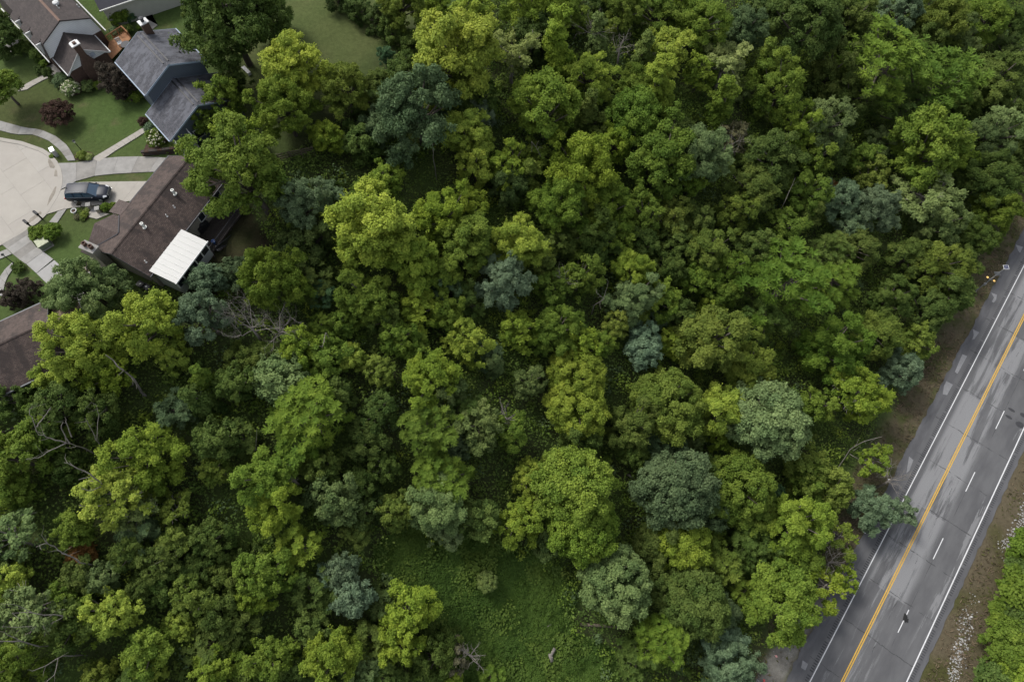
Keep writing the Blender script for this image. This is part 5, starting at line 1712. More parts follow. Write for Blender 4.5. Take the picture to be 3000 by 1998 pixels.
limb([[(2452, 1377, 1), (2490, 1317, 4), (2533, 1292, 6), (2584, 1279, 7)], [(2490, 1330, 4), (2515, 1345, 5)], [(2500, 1320, 4.5), (2515, 1308, 6)]], "bare grey limb leaning out over the verge", rad=.11)
limb([[(2300, 590, 6), (2330, 520, 7)], ], "short grey dead limb in the right-hand thicket", rad=.07)
limb([[(1740, 895, 3), (1770, 875, 7), (1748, 858, 8)], [(1770, 870, 6), (1782, 825, 9)]], "bare dead fork left of the tall centre-right tree", rad=.1)
limb([[(1270, 470, 4), (1268, 440, 7), (1266, 390, 10)], [(1268, 420, 8), (1255, 415, 9)]], "bare grey limb inside the large soft grey-green tree", rad=.08)
limb([[(955, 975, 6), (950, 1000, 7), (945, 1015, 8)], ], "grey crooked limb on the grey-limbed green tree", rad=.08)
limb([[(770, 1320, 1.5), (755, 1315, 2.5), (735, 1318, 3)], [(750, 1315, 2.5), (752, 1258, 4)]], "broken white branch in the dark hollow at lower left", rad=.08)
limb([[(480, 1640, 4), (455, 1650, 5)]], "short white dead branch in the lower left vines", rad=.07)
# fallen logs in and beside the clearing
def log(pts, rad, label, m=None):
    w = [on_ground(x, y, rad * .8) for x, y in pts]; o = w[0].copy(); o[2] -= rad
    r = empty("fallen_log", o, 0, label, "log")
    g = MB(); g.tube([q - o for q in w], [rad, rad * 1.1, rad * .8][:len(w)] if len(w) == 3 else rad, 9); g.build("trunk", m or M['deadwood'], r, True)
    s = MB(); v = unit(w[1] - w[0]); s.tube([(w[0] + w[1]) / 2 - o, (w[0] + w[1]) / 2 - o + np.array([.12, .1, rad * 1.9])], rad * .3, 6); s.build("stub", m or M['deadwood'], r)
log([(1616, 1937), (1612, 1918), (1625, 1898)], .26, "short pale grey log lying in the open clearing")
log([(1665, 1890), (1682, 1925), (1700, 1990)], .09, "thin brown fallen stem right of the pale grey log", M['fence_wood'])
log([(1700, 1828), (1760, 1832), (1820, 1838)], .17, "weathered brown log at the foot of the round grey-green dome", M['fence_wood'])
log([(1598, 1838), (1612, 1830), (1625, 1825)], .05, "thin pale stick in the clearing above the log")
log([(658, 1695), (685, 1698), (708, 1697)], .16, "dark fallen log left of the fresh lime tree", M['fence_wood'])
log([(695, 1908), (715, 1910), (735, 1907)], .16, "brown fallen log at the bottom left of the wood", M['fence_wood'])
log([(1838, 1390), (1850, 1397), (1862, 1402)], .13, "pale log end beside the dark blue-green dome")

# ------------------------------------------------------------------ undergrowth and ground cover
def scatter(name, n, dmin, dmax, size, pal, hmax, seed, region=None, avoid=None, aspect=1.4, lump=.35, kind="stuff", upn=.9, box=(-80, 105, -16, 125), sparse=None, hues=None):
    rng = np.random.RandomState(seed)
    x = rng.uniform(box[0], box[1], n); y = rng.uniform(box[2], box[3], n)
    d = roadd(x, y)
    k = (d > dmin) & (d < dmax)
    # keep what could be seen
    dep = (CAMH - ground(x, y)) * math.cos(TILT) + y * math.sin(TILT)
    px = 1500 + FOC * x / dep
    k &= (px > -350) & (px < 3350)
    if region is not None: k &= inpoly(x, y, region)
    if avoid is not None:
        for a in avoid: k &= ~inpoly(x, y, a)
    if sparse is not None: k &= rng.uniform(size=n) < sparse(x, y, d)
    x, y, d = x[k], y[k], d[k]
    n = len(x)
    L = vnoise(x * lump, y * lump, seed + 1) * .6 + vnoise(x * lump * 2.7, y * lump * 2.7, seed + 2) * .4
    h = np.clip(L - .25, 0, 1) * hmax * rng.uniform(.55, 1.0, n)
    z = ground(x, y) + .04 + h
    e = .35
    gx = (vnoise((x + e) * lump, y * lump, seed + 1) - vnoise((x - e) * lump, y * lump, seed + 1)) / (2 * e) * hmax
    gy = (vnoise(x * lump, (y + e) * lump, seed + 1) - vnoise(x * lump, (y - e) * lump, seed + 1)) / (2 * e) * hmax
    nor = np.stack([-gx, -gy, np.full(n, upn)], 1) + rng.normal(size=(n, 3)) * .34
    co = leaf_quads(np.stack([x, y, z], 1), nor, size * rng.uniform(.6, 1.35, n), aspect, rng)
    tint = .5 + (vnoise(x * .25, y * .25, seed + 5) - .5) * .6 + rng.normal(0, .08, n)
    me = quads_mesh(name, co, M['leaf'], np.clip(tint, 0, 1))
    o = link(name, me); o.color = (*PAL[pal], 1)
    return tag(o, kind=kind)


clr = np.array(CLEARING)
clr_in = clr.mean(0) + (clr - clr.mean(0)) * .84
scatter("undergrowth", 360000, 11, 90, .23, 'UG', 2.6, 21, avoid=[clr_in, np.array(YARD_DARK)], lump=.24)


def thicket(name, pal, seed, share, leaf=.24):
    """unbroken waist- to head-high brush: leafy mounds of every size run together"""
    rng = np.random.RandomState(seed)
    gx, gy = np.meshgrid(np.arange(-80, 105, 2.1), np.arange(-14, 122, 2.1))
    x = (gx + rng.uniform(-1, 1, gx.shape)).ravel(); y = (gy + rng.uniform(-1, 1, gy.shape)).ravel()
    d = roadd(x, y)
    dep = (CAMH - ground(x, y)) * math.cos(TILT) + y * math.sin(TILT)
    px = 1500 + FOC * x / dep
    k = (d > 11.5) & (d < 89) & (px > -200) & (px < 3200) & ~inpoly(x, y, clr_in) & ~inpoly(x, y, np.array(YARD_DARK))
    pick = np.clip(vnoise(x * .13, y * .13, seed) * 1.6 - .3, 0, 1) * share * 2
    k &= rng.uniform(size=len(x)) < pick
    x, y = x[k], y[k]; n = len(x)
    r = rng.uniform(.55, 1.5, n) ** 1.1; hh = r * rng.uniform(.8, 1.9, n)
    m = 62
    dv = rng.normal(size=(n, m, 3)); dv[..., 2] = abs(dv[..., 2]) * 1.1 - .15; dv = unit(dv)
    lump = 1 + .28 * np.sin(dv[..., 0] * 5 + x[:, None] * 3) * np.sin(dv[..., 1] * 5 + y[:, None] * 3)
    q = dv * (rng.uniform(.55, 1.15, (n, m)) * lump)[..., None]
    c = np.stack([x[:, None] + q[..., 0] * r[:, None], y[:, None] + q[..., 1] * r[:, None], (ground(x, y) + .2)[:, None] + np.clip(q[..., 2], -.05, 2) * hh[:, None] + .25], -1).reshape(-1, 3)
    nor = (dv * .6 + np.array([0, 0, .5]) + rng.normal(size=dv.shape) * .55).reshape(-1, 3)
    t = (.5 + rng.normal(0, .13, n)[:, None] + .12 * dv[..., 2] + rng.normal(0, .12, (n, m))).reshape(-1)  # mound tops tinted lighter: top light put into the leaf colour
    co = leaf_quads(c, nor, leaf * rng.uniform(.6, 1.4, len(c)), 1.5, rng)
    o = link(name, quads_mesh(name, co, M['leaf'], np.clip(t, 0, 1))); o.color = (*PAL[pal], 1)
    return tag(o, kind="stuff")


thicket("thicket", 'TG', 61, .30)
thicket("thicket", 'TD', 62, .34)
thicket("thicket", 'TO', 63, .26)
thicket("thicket", 'TY', 64, .12)
thicket("thicket", 'TB', 65, .14)
scatter("undergrowth_vines", 90000, 12, 89, .25, 'UV', 4.8, 22, avoid=[clr_in, np.array(YARD_DARK)], lump=.22, sparse=lambda x, y, d: np.clip(vnoise(x * .09, y * .09, 44) * 3 - 1.2, 0, 1))
PAL['CLR'] = (.066, .120, .022); PAL['WEED'] = (.090, .148, .028)
bx0, bx1 = clr[:, 0].min(), clr[:, 0].max(); by0, by1 = clr[:, 1].min(), clr[:, 1].max()
scatter("tall_weeds", 34000, 11, 90, .26, 'WEED', 1.5, 29, region=clr, lump=.45, box=(bx0, bx1, by0, by1), sparse=lambda x, y, d: np.clip(vnoise(x * .35, y * .35, 77) * 4 - 2.1, 0, 1) * .8)
scatter("ground_cover", 95000, 11, 90, .18, 'CLR', .9, 23, region=clr, lump=.9, box=(bx0, bx1, by0, by1))
PAL['DRY'] = (.155, .125, .078); PAL['VERGE'] = (.088, .096, .032)
nearroad = (-10, 105, -16, 110)
scatter("dry_grass", 130000, 5.9, 10.5, .26, 'DRY', .5, 24, lump=.7, aspect=5, upn=.5, box=nearroad, sparse=lambda x, y, d: np.clip(vnoise(x * .3, y * .3, 9) * 2.2 - .5, 0, 1) * np.where((roads(x, y) < 8) & (d < 8.5), .25, 1))
scatter("verge_weeds", 60000, 6.2, 12.5, .24, 'VERGE', .7, 25, lump=.6, aspect=2.5, box=nearroad, sparse=lambda x, y, d: np.clip(vnoise(x * .25, y * .25, 10) * 2.4 - .8, 0, 1) * np.where((roads(x, y) < 8) & (d < 8.5), .2, 1))
scatter("dry_grass", 90000, -14, -7.9, .26, 'DRY', .5, 26, lump=.7, aspect=5, upn=.5, box=nearroad, sparse=lambda x, y, d: np.clip(vnoise(x * .3, y * .3, 11) * 2.2 - .45, 0, 1))
scatter("verge_weeds", 60000, -15, -8.0, .24, 'VERGE', .6, 27, lump=.6, aspect=2.5, box=nearroad, sparse=lambda x, y, d: np.clip(vnoise(x * .22, y * .22, 12) * 2.4 - .9, 0, 1))
scatter("roadside_scrub", 80000, -40, -13, .36, 'G', 2.8, 28, lump=.35, box=(20, 130, -25, 80))


def stones(name, n, fn, size, m, seed, box):
    """broken limestone: every piece a small irregular solid"""
    rng = np.random.RandomState(seed)
    x = rng.uniform(box[0], box[1], n); y = rng.uniform(box[2], box[3], n)
    k = rng.uniform(size=n) < fn(x, y, roadd(x, y), roads(x, y))
    x, y = x[k], y[k]; n = len(x)
    base = np.array([(-.5, -.4, -.3), (.5, -.5, -.3), (.45, .5, -.3), (-.5, .45, -.3), (-.3, -.3, .35), (.35, -.25, .4), (.25, .35, .3), (-.3, .3, .38)])
    s = size * rng.uniform(.4, 1.5, (n, 1, 1)) ** 1.3
    v = (base[None] + rng.normal(size=(n, 8, 3)) * .12) * s
    a = rng.uniform(0, 6.28, n); ca, sa = np.cos(a)[:, None], np.sin(a)[:, None]
    vx = v[..., 0] * ca - v[..., 1] * sa + x[:, None]; vy = v[..., 0] * sa + v[..., 1] * ca + y[:, None]
    vz = v[..., 2] + (ground(x, y))[:, None] + s[:, :, 0] * .15
    V = np.stack([vx, vy, vz], -1)
    F = np.array([(4, 5, 6, 7), (0, 1, 5, 4), (1, 2, 6, 5), (2, 3, 7, 6), (3, 0, 4, 7)])
    co = V[:, F].reshape(-1, 4, 3)
    me = quads_mesh(name, co, m)
    return tag(link(name, me), kind="stuff")


M['limestone'] = mat("broken_limestone", (.36, .355, .34), .9, .35, 2.5)
M['gravel'] = mat("grey_gravel", (.22, .21, .20), .95, .4, 3)
def white_rocks(x, y, d, s):
    band = np.exp(-((d + 10.2 + .9 * np.sin(s * .23)) / .72) ** 2)
    p = np.clip(vnoise(s * .16, d * .5, 31) * 4.2 - 1.6, 0, 1)
    return band * p * (s < 60)
stones("limestone_rubble", 170000, white_rocks, .13, M['limestone'], 31, (35, 95, -20, 60))
stones("roadside_gravel", 45000, lambda x, y, d, s: np.clip(1 - abs(d - 6.9) / .8, 0, 1) * np.clip((11 - s) / 8, 0, 1) * np.clip(vnoise(x * .5, y * .5, 5) * 2 - .2, 0, 1), .075, M['gravel'], 32, (20, 60, -20, 25))
stones("roadside_gravel", 16000, lambda x, y, d, s: np.clip(1 - abs(d - 8.6) / .7, 0, 1) * np.clip((4 - s) / 4, 0, 1) * np.clip(vnoise(x * .4, y * .4, 6) * 2.4 - .7, 0, 1), .14, M['limestone'], 33, (20, 60, -20, 25))

# ------------------------------------------------------------------ garden shrubs and beds
def plant(px, py, rpx, pal, label, form='shrub', hs=1.0, zs=1.0, flowers=None, name=None, cat='shrub', group=None):
    p = at(px, py, PLAT); r = rpx / px_per_m(p)
    cm, tm = proto(form, r, rngT.randrange(1000))
    hc = HC[form] * r * hs if form != 'shrub' else r * .5 * zs
    q = at(px, py, PLAT + hc)
    root = empty(name or 'shrub', (q[0], q[1], PLAT), rngT.uniform(0, 6.28), label, cat, group)
    c = link('crown', cm, root, (0, 0, hc), scale=(r, r, r * zs)); c.color = (*PAL[pal], 1)
    if form != 'shrub': link('trunk', tm, root, (0, 0, hc), scale=(r, r, hc / HC[form]))
    if flowers:
        rng = np.random.RandomState(int(px)); n = 70
        d = rng.normal(size=(n, 3)); d[:, 2] = abs(d[:, 2]) + .1; d = unit(d)
        cs, ns = [], []
        for v in d:
            for k in range(9):
                w = unit(rng.normal(size=3) + v); cs.append(np.array([0, 0, hc]) + v * r * .98 * np.array([1, 1, zs]) + w * .11); ns.append(w)
        f = link('flowers', quads_mesh('flowers', leaf_quads(np.array(cs), np.array(ns), .12, 1.1, rng), M['petal']), root); tag(f, kind='stuff')
    return root


M['petal'] = mat("cream_petals", (.62, .60, .42), .8, .1, 3)
plant(171, 336, 48, 'P', "round dark purple bush alone on the front lawn", 'dome', .55, .9)
plant(8, 258, 56, 'G', "green street tree on the left edge of the front lawn", 'dome', 1.1, 1.0, cat='tree', name='round_tree')
plant(209, 263, 26, 'L', "white-flowering round bush at the corner of the brick wing", zs=.9, flowers=1)
plant(462, 412, 27, 'G', "tall cream-flowering bush beside the slate garage roof", zs=1.2, flowers=1)
plant(262, 258, 19, 'LD', "pale green low bush right of the white-flowering one")
plant(288, 252, 14, 'G', "small green bush at the brick chimney's foot")
plant(345, 232, 52, 'PD', "large purple-brown tree between brick wing and slate roof", 'lobed', .75, cat='tree', name='purple_leaf_tree')
plant(372, 272, 30, 'PD', "lower purple-brown crown by the slate roof's eave", 'lobed', .7, cat='tree', name='purple_leaf_tree')
plant(398, 288, 20, 'G', "green flowering bush where the two slate roofs meet")
plant(370, 293, 9, 'E', "tiny bright green bush on the lawn by the purple-brown tree")
plant(443, 377, 20, 'BB', "small blue spruce at the end of the front walk", 'dome', .7, cat='conifer', name='blue_spruce')
plant(421, 358, 15, 'P', "dark reddish bush left of the blue spruce")
plant(181, 235, 26, 'BD', "low blue-green juniper below the brick wing's gutter", zs=.6)
plant(143, 219, 15, 'DD', "upright dark evergreen beside the stone path", zs=1.5)
plant(116, 209, 13, 'DD', "small dark evergreen left of the upright one")
plant(112, 165, 24, 'D', "dark foundation bush under the white dormers")
plant(84, 142, 22, 'OD', "olive hedge bush beside the upper drive")
plant(58, 150, 20, 'D', "dark hedge bush at the lawn's upper edge")
plant(20, 164, 24, 'DD', "dark hedge bush at the left edge by the upper drive")
plant(130, 190, 14, 'E', "small light green bush under the gutter of the barn-roofed house")
plant(354, 56, 32, 'G', "loose green bush in the bed behind the slate house's chimney")
plant(384, 54, 17, 'EB', "teal bush right of the loose green one")
plant(342, 92, 20, 'BD', "spreading juniper beside the orange deck", zs=.6)
plant(374, 90, 17, 'OD', "olive bush at the orange deck's corner")
plant(409, 82, 9, 'E', "tiny green bush by the slate house's chimney")
plant(155, 680, 30, 'E', "large clipped round bush behind the green utility box", 'dome', .62, .85)
plant(116, 688, 25, 'G', "smaller clipped bush left of the round one")
plant(309, 608, 15, 'E', "left of two clipped round bushes by the entry steps", 'dome', .6)
plant(333, 606, 15, 'G', "right of two clipped round bushes by the entry steps", 'dome', .6)
for i, (x, y, r, c) in enumerate(((232, 622, 11, 'OD'), (248, 630, 13, 'O'), (226, 636, 10, 'BR'), (243, 641, 9, 'OD'), (255, 615, 9, 'P2'))):
    plant(x, y, r, c, ["low olive perennial next to the white tub", "yellow-tipped perennial clump in the entry bed", "brownish perennial at the entry bed's lower left", "dark olive perennial lowest in the entry bed", "pale perennial by the entry steps"][i], zs=.7)
plant(240, 458, 17, 'O', "grassy olive clump around the upper lamp post", zs=.7)
plant(260, 461, 13, 'P2', "yellowish grassy clump right of the upper lamp post", zs=.6)
plant(57, 785, 19, 'D', "rounded dark bush at the foot of the lower lamp post", zs=.8)
plant(75, 850, 46, 'PD', "sprawling dark purple shrub above the left house's roof", 'lobed', .6)
plant(40, 880, 36, 'PD', "dark purple shrub at the left edge above the brown roof", 'lobed', .6)
plant(152, 458, 8, 'E', "small plant at the foot of the grey utility pedestal", zs=.6)
plant(520, 420, 22, 'D', "dark plants below the small white balcony", zs=.6)
plant(490, 432, 20, 'OD', "low plants along the stone retaining wall", zs=.5)


def bed(pts, label, m=None, z=.05):
    o = MB().slab([(*at(*p)[:2], PLAT + z) for p in ccw([tuple(q) for q in pts])][::-1] if False else [(*q, PLAT + z) for q in ccw([tuple(at(*p)[:2]) for p in pts])], .1).build("mulch_bed", m or M['mulch'])
    tag(o, kind="structure")


bed(oval(245, 458, 30, 13, -.1), "", None, .06)
bed(oval(215, 268, 26, 13, -.1), "")
bed(oval(350, 245, 52, 34, .75), "")
bed(oval(165, 205, 60, 14, .8), "")
bed(sc(0, 0, 3.364, [(1400, 1530), (1480, 1330), (1560, 1270), (1700, 1400), (1830, 1480), (1700, 1520)]), "")
bed(oval(56, 785, 20, 9, 0), "", None, .06)
bed(oval(242, 630, 24, 17, 0), "", None, .055)

# stone ring with river rock beside the chimney
rk = empty("rock_bed", (*at(283, 780)[:2], PLAT), 0, "oval bed of pale river rock beside the brown house's gable", "rock bed")
MB().lathe([(1.28, -.1), (1.25, .1), (1.0, .16), (.01, .2)], 20).build("gravel_base", mat("tan_pebbles", (.36, .27, .19), .9, .4, 5, .6), rk)
rr = np.random.RandomState(3)
for k in range(22):
    a = 2 * math.pi * k / 22; s = rr.uniform(.13, .2)
    b = MB(); b.lathe([(s * .8, -.1), (s, .08), (s * .6, .2), (.02, .24)], 7, (1.32 * math.cos(a), 1.3 * math.sin(a), 0)); b.build("edging_stone", M['stone_wall'], rk)
for k in range(150):
    a, r_ = rr.uniform(0, 6.28), 1.15 * math.sqrt(rr.uniform()); s = rr.uniform(.04, .09)
    b = MB(); b.lathe([(s, 0), (s * .9, s * .7), (s * .2, s)], 5, (r_ * math.cos(a), r_ * math.sin(a), .15))
    if k == 0: peb = b
    else: peb.add(b.v, b.f)
tag(peb.build("pebbles", M['limestone'], rk), kind="stuff")
for x_, y_, s in ((.1, -.1, .28), (.75, .35, .2)):
    MB().lathe([(s, 0), (s * 1.05, s * .5), (s * .6, s), (.02, s * 1.1)], 8, (x_, y_, .14)).build("boulder", M['concrete_old'], rk)

# stone retaining wall below the slate garage
wa, wb = at(421, 456)[:2], at(556, 441)[:2]
rw = empty("retaining_wall", (*wa, PLAT), math.atan2(*(wb - wa)[::-1]), "low dark stone retaining wall beside the upper driveway", "wall")
Lw = np.linalg.norm(wb - wa); x = 0; i = 0
while x < Lw:
    w_ = .42 + .2 * ((i * 7) % 5) / 5
    for c_ in range(3):
        MB().box(x + (.2 if c_ % 2 else 0), x + w_ + (.2 if c_ % 2 else 0) - .02, -.16 - .02 * (i % 2), .18, c_ * .26, c_ * .26 + .245).build("stone", M['dark_wood'] if (i + c_) % 3 else M['mulch'], rw)
    x += w_; i += 1

# orange cedar deck behind the slate house
dk = r1([(1110, 470), (1265, 372), (1325, 430), (1250, 520), (1135, 640), (1085, 590)])
dw = [tuple(at(*p)[:2]) for p in dk]; o_ = np.mean(dw, 0)
deck = empty("cedar_deck", (*o_, PLAT), 0, "orange cedar deck between the brick wing and the slate roof", "deck")
dp = ccw([(p[0] - o_[0], p[1] - o_[1]) for p in dw])
dirv = np.array(at(1250 / 3.364, 420 / 3.364)[:2]) - np.array(at(1100 / 3.364, 590 / 3.364)[:2]); dirv /= np.linalg.norm(dirv); pv_ = np.array([-dirv[1], dirv[0]])
lo, hi = min(np.array(p) @ pv_ for p in dp), max(np.array(p) @ pv_ for p in dp)
k = lo
while k < hi:
    q = clip_poly(dp, -pv_[0], -pv_[1], -k); q = clip_poly(q, pv_[0], pv_[1], k + .19) if len(q) > 2 else q
    if len(q) > 2: MB().slab([(a, b, .9) for a, b in ccw(q)], .05).build("deck_board", M['deck_wood'], deck)
    k += .2
for a, b in ((0, 1), (1, 2)):
    P_, Q_ = [np.array([dw[i][0] - o_[0], dw[i][1] - o_[1], .9]) for i in (a, b)]
    g = MB(); g.tube([P_ + [0, 0, .95], Q_ + [0, 0, .95]], .08, 4); g.tube([P_ + [0, 0, .12], Q_ + [0, 0, .12]], .04, 4); g.build("handrail", M['deck_wood'], deck)
    n_ = int(np.linalg.norm(Q_ - P_) / 1.2) + 1
    for t in np.linspace(0, 1, n_ + 1):
        s_ = P_ + (Q_ - P_) * t; MB().box(s_[0] - .05, s_[0] + .05, s_[1] - .05, s_[1] + .05, -.9 + .9, 1.85).build("deck_post", M['deck_wood'], deck)
    bl = MB()
    for t in np.linspace(0, 1, int(np.linalg.norm(Q_ - P_) / .16)):
        s_ = P_ + (Q_ - P_) * t; bl.tube([s_ + [0, 0, .12], s_ + [0, 0, .92]], .02, 4)
    tag(bl.build("balusters", M['deck_wood'], deck), kind="stuff")
cp = at(352, 128, PLAT + 1.2)
chair = empty("garden_chair", (cp[0], cp[1], PLAT + .9), .6, "white slatted garden chair on the orange deck", "chair")
MB().box(-.3, .3, -.28, .28, .38, .44).build("seat", M['white'], chair)
for k in range(5): MB().box(-.3 + k * .125, -.21 + k * .125, .24, .3, .45, 1.0).build("back_slat", M['white'], chair)
for x_ in (-.27, .27):
    for y_ in (-.25, .25): MB().box(x_ - .03, x_ + .03, y_ - .03, y_ + .03, 0, .37).build("leg", M['white'], chair)
tb = empty("patio_table", (*at(372, 138, PLAT + 1.2)[:2], PLAT + .9), .3, "round dark patio table on the orange deck", "table")
MB().lathe([(.6, .68), (.62, .7), (.62, .74), (.01, .745)], 16).build("table_top", M['darkgrey'], tb); MB().lathe([(.3, 0), (.06, .06), (.05, .67)], 10).build("pedestal", M['darkgrey'], tb)

# ------------------------------------------------------------------ small things of the terrace
def mailbox(px, py, label):
    p = at(px, py); ang = math.atan2(*(at(98, 622)[:2] - at(124, 642)[:2])[::-1])
    r = empty("mailbox", (p[0], p[1], PLAT), ang, label, "mailbox")
    MB().box(-.09, .09, -.09, .09, 0, 1.02).build("post", M['black'], r)
    MB().box(-.16, .2, -.05, .05, .86, .95).build("bracket", M['black'], r)
    b = MB(); n = 8
    for s in (-.3, .42):
        for k in range(n + 1):
            a = math.pi * k / n; b.v.append((s, .15 * math.cos(a), 1.18 + .15 * math.sin(a)))
        b.v += [(s, -.15, 1.03), (s, .15, 1.03)]
    m_ = n + 3
    b.f += [[i, (i + 1) % m_, m_ + (i + 1) % m_, m_ + i] for i in range(m_)] + [list(range(m_))[::-1], list(range(m_, 2 * m_))]
    bx_ = b.build("box", M['black'], r)
    MB().box(-.02, .06, .152, .17, 1.1, 1.34).build("flag", M['offwhite'], r)


mailbox(124, 642, "upper of two black post mailboxes at the court's kerb")
mailbox(95, 668, "lower of two black post mailboxes at the court's kerb")


def lamp_post(px, py, label):
    p = at(px, py); r = empty("lamp_post", (p[0], p[1], PLAT), 0, label, "lamp post")
    MB().lathe([(.1, 0), (.09, .25), (.05, .3), (.045, 1.75), (.08, 1.8)], 10).build("post", M['black'], r)
    MB().lathe([(.09, 1.8), (.14, 2.05), (.02, 2.06)], 8).build("lantern", M['offwhite'], r)
    MB().lathe([(.18, 2.065), (.1, 2.15), (.02, 2.22)], 8).build("lantern_cap", M['darkgrey'], r)
    return r


lamp_post(43, 774, "black lamp post at the lower front walk's bend")
lamp_post(244, 447, "black lamp post in the grassy island bed")
p = at(166, 455); pd_ = empty("utility_pedestal", (p[0], p[1], PLAT), R(125), "grey utility pedestal on the grass strip by the court", "utility box")
MB().box(-.35, .35, -.2, .2, 0, 1.0).build("cabinet", M['steel'], pd_, bevel=.03); MB().box(-.4, .4, -.25, .25, 1.0, 1.08).build("lid", M['steel'], pd_)
M['utilgreen'] = mat("green_utility_paint", (.16, .20, .15), .6, .1, 2); M['utiltop'] = mat("faded_green_paint", (.36, .38, .26), .6, .2, 4)
p = at(134, 719); tr_ = empty("transformer_box", (p[0], p[1], PLAT), R(40), "squat green transformer box in front of the clipped bush", "utility box")
MB().box(-.62, .62, -.55, .55, .0, .75).build("cabinet", M['utilgreen'], tr_, bevel=.04); MB().box(-.65, .65, -.58, .58, .75, .85).build("lid", M['utiltop'], tr_); MB().box(-.75, .75, -.7, .7, -.05, .06).build("pad", M['concrete_old'], tr_)
p = at(223, 625); tub = empty("planter_tub", (p[0], p[1], PLAT), 0, "white round planter tub in the entry bed", "planter")
MB().lathe([(.24, 0), (.3, .5), (.34, .5), (.34, .56), (.27, .56), (.25, .45)], 14).build("tub", M['white'], tub); MB().lathe([(.25, .4), (.24, .46), (.01, .48)], 10).build("soil", M['mulch'], tub)
p = at(243, 610); sg = empty("garden_sign", (p[0], p[1], PLAT), R(40), "small dark diamond garden sign at the drive's edge", "sign")
b = MB(); b.add([(0, -.03, .5), (.34, -.03, .85), (0, -.03, 1.2), (-.34, -.03, .85), (0, .03, .5), (.34, .03, .85), (0, .03, 1.2), (-.34, .03, .85)], [(0, 1, 2, 3), (7, 6, 5, 4), (0, 4, 5, 1), (1, 5, 6, 2), (2, 6, 7, 3), (3, 7, 4, 0)]); b.build("board", M['dark_wood'], sg)
MB().box(-.03, .03, -.02, .02, 0, .52).build("post", M['dark_wood'], sg)
for x_, y_, lb_ in ((268, 611, "left grey stone pier at the entry steps"), (294, 622, "right grey stone pier at the entry steps")):
    p = at(x_, y_); r = empty("stone_pier", (p[0], p[1], PLAT), .2, lb_, "pier")
    for k in range(3): MB().box(-.22 + .02 * k, .22 - .02 * (k % 2), -.22, .22, k * .25, k * .25 + .235).build("block", M['stone_wall'], r)
    MB().box(-.27, .27, -.27, .27, .75, .83).build("cap", M['concrete_mid'], r)
for x_, y_, lb_ in ((424, 845, "black wheeled bin against the brown house's gable wall"), (442, 853, "grey bin beside the black wheeled one")):
    p = on_ground(x_, y_); r = empty("wheelie_bin", p, R(60), lb_, "bin")
    b = MB(); b.add([(-.25, -.28, .06), (.25, -.28, .06), (.25, .28, .06), (-.25, .28, .06), (-.31, -.36, 1.0), (.31, -.36, 1.0), (.31, .36, 1.0), (-.31, .36, 1.0)], [(0, 3, 2, 1), (0, 1, 5, 4), (1, 2, 6, 5), (2, 3, 7, 6), (3, 0, 4, 7), (4, 5, 6, 7)]); b.build("body", M['black'] if 'black wh' in lb_[:9] else M['darkgrey'], r)
    MB().box(-.33, .33, -.38, .4, 1.005, 1.07).build("lid", M['black'], r)
    MB().box(-.1, .1, -.1, .1, 1.072, 1.076).build("sticker", M['white'], r)
    for s in (-.3, .3): MB().tube([(s - .03, .3, .1), (s + .03, .3, .1)], .1, 10).build("wheel", M['black'], r)
# post and rail fence at the back lawn's foot
fa, fb = on_ground(818, 472), on_ground(925, 459)
fv = fb - fa; fl = np.linalg.norm(fv[:2]); fe = empty("rail_fence", fa, math.atan2(fv[1], fv[0]), "weathered three-rail wooden fence at the foot of the back lawn", "fence")
for k in range(4):
    x_ = fl * k / 3; MB().box(x_ - .08, x_ + .08, -.08, .08, -.3, 1.25).build("post", M['fence_wood'], fe)
    if k < 3:
        for j in range(3): MB().box(x_ + .085, fl * (k + 1) / 3 - .085, -.035, .035, .3 + j * .36, .45 + j * .36).build("rail", M['fence_wood'], fe)
p = at(724, 213); wb_ = empty("bench", (p[0], p[1], PLAT), math.atan2(*(at(735, 224)[:2] - at(713, 202)[:2])[::-1]), "narrow white slatted bench in the dark shade right of the slate garage", "bench")
for k in range(4): MB().box(-.75, .75, -.22 + k * .12, -.12 + k * .12, .42, .47).build("slat", M['white'], wb_)
for x_ in (-.65, .65): MB().box(x_ - .05, x_ + .05, -.2, .24, 0, .415).build("leg", M['white'], wb_)
gp = h1.wpt(h1.loc(597, 668, .1)); gr = empty("covered_grill", (gp[0], gp[1], PLAT - .06), R(65), "dark covered grill on the deck behind the brown house", "grill")
MB().box(-.75, .75, -.32, .32, .02, .85).build("cover", M['black'], gr, bevel=.06); MB().lathe([(.33, .86), (.3, 1.0), (.15, 1.1), (.01, 1.12)], 12).build("hood", M['black'], gr)
bp_ = h1.wpt(h1.loc(618, 699, .95)); bk = empty("bucket", (bp_[0], bp_[1], PLAT - .06), 0, "small blue bucket at the corner of the deck", "bucket")
M['blue'] = mat("blue_plastic", (.05, .16, .5), .4, .05, 2)
MB().lathe([(.16, 0), (.22, .5), (.23, .5), (.19, .42)], 12).build("body", M['blue'], bk); MB().tube([(-.22, 0, .48), (0, .05, .72), (.22, 0, .48)], .012, 5).build("handle", M['steel'], bk)

# ------------------------------------------------------------------ the parked car
M['navy'] = mat("navy_car_paint", (.010, .013, .024), .42, .03, 1, spec=.3)
M['carglass'] = mat("car_glass", (.05, .085, .13), .06, .03, 1, spec=.7)
M['tyre'] = mat("tyre_rubber", (.02, .02, .02), .85, .1, 4)
M['alloy'] = mat("alloy_wheel", (.32, .33, .34), .35, .05, 2, metal=.7)
M['lamp'] = mat("headlamp", (.75, .76, .78), .12, .03, 1, spec=.7); M['tail'] = mat("tail_lamp", (.45, .02, .02), .2, .05, 1)


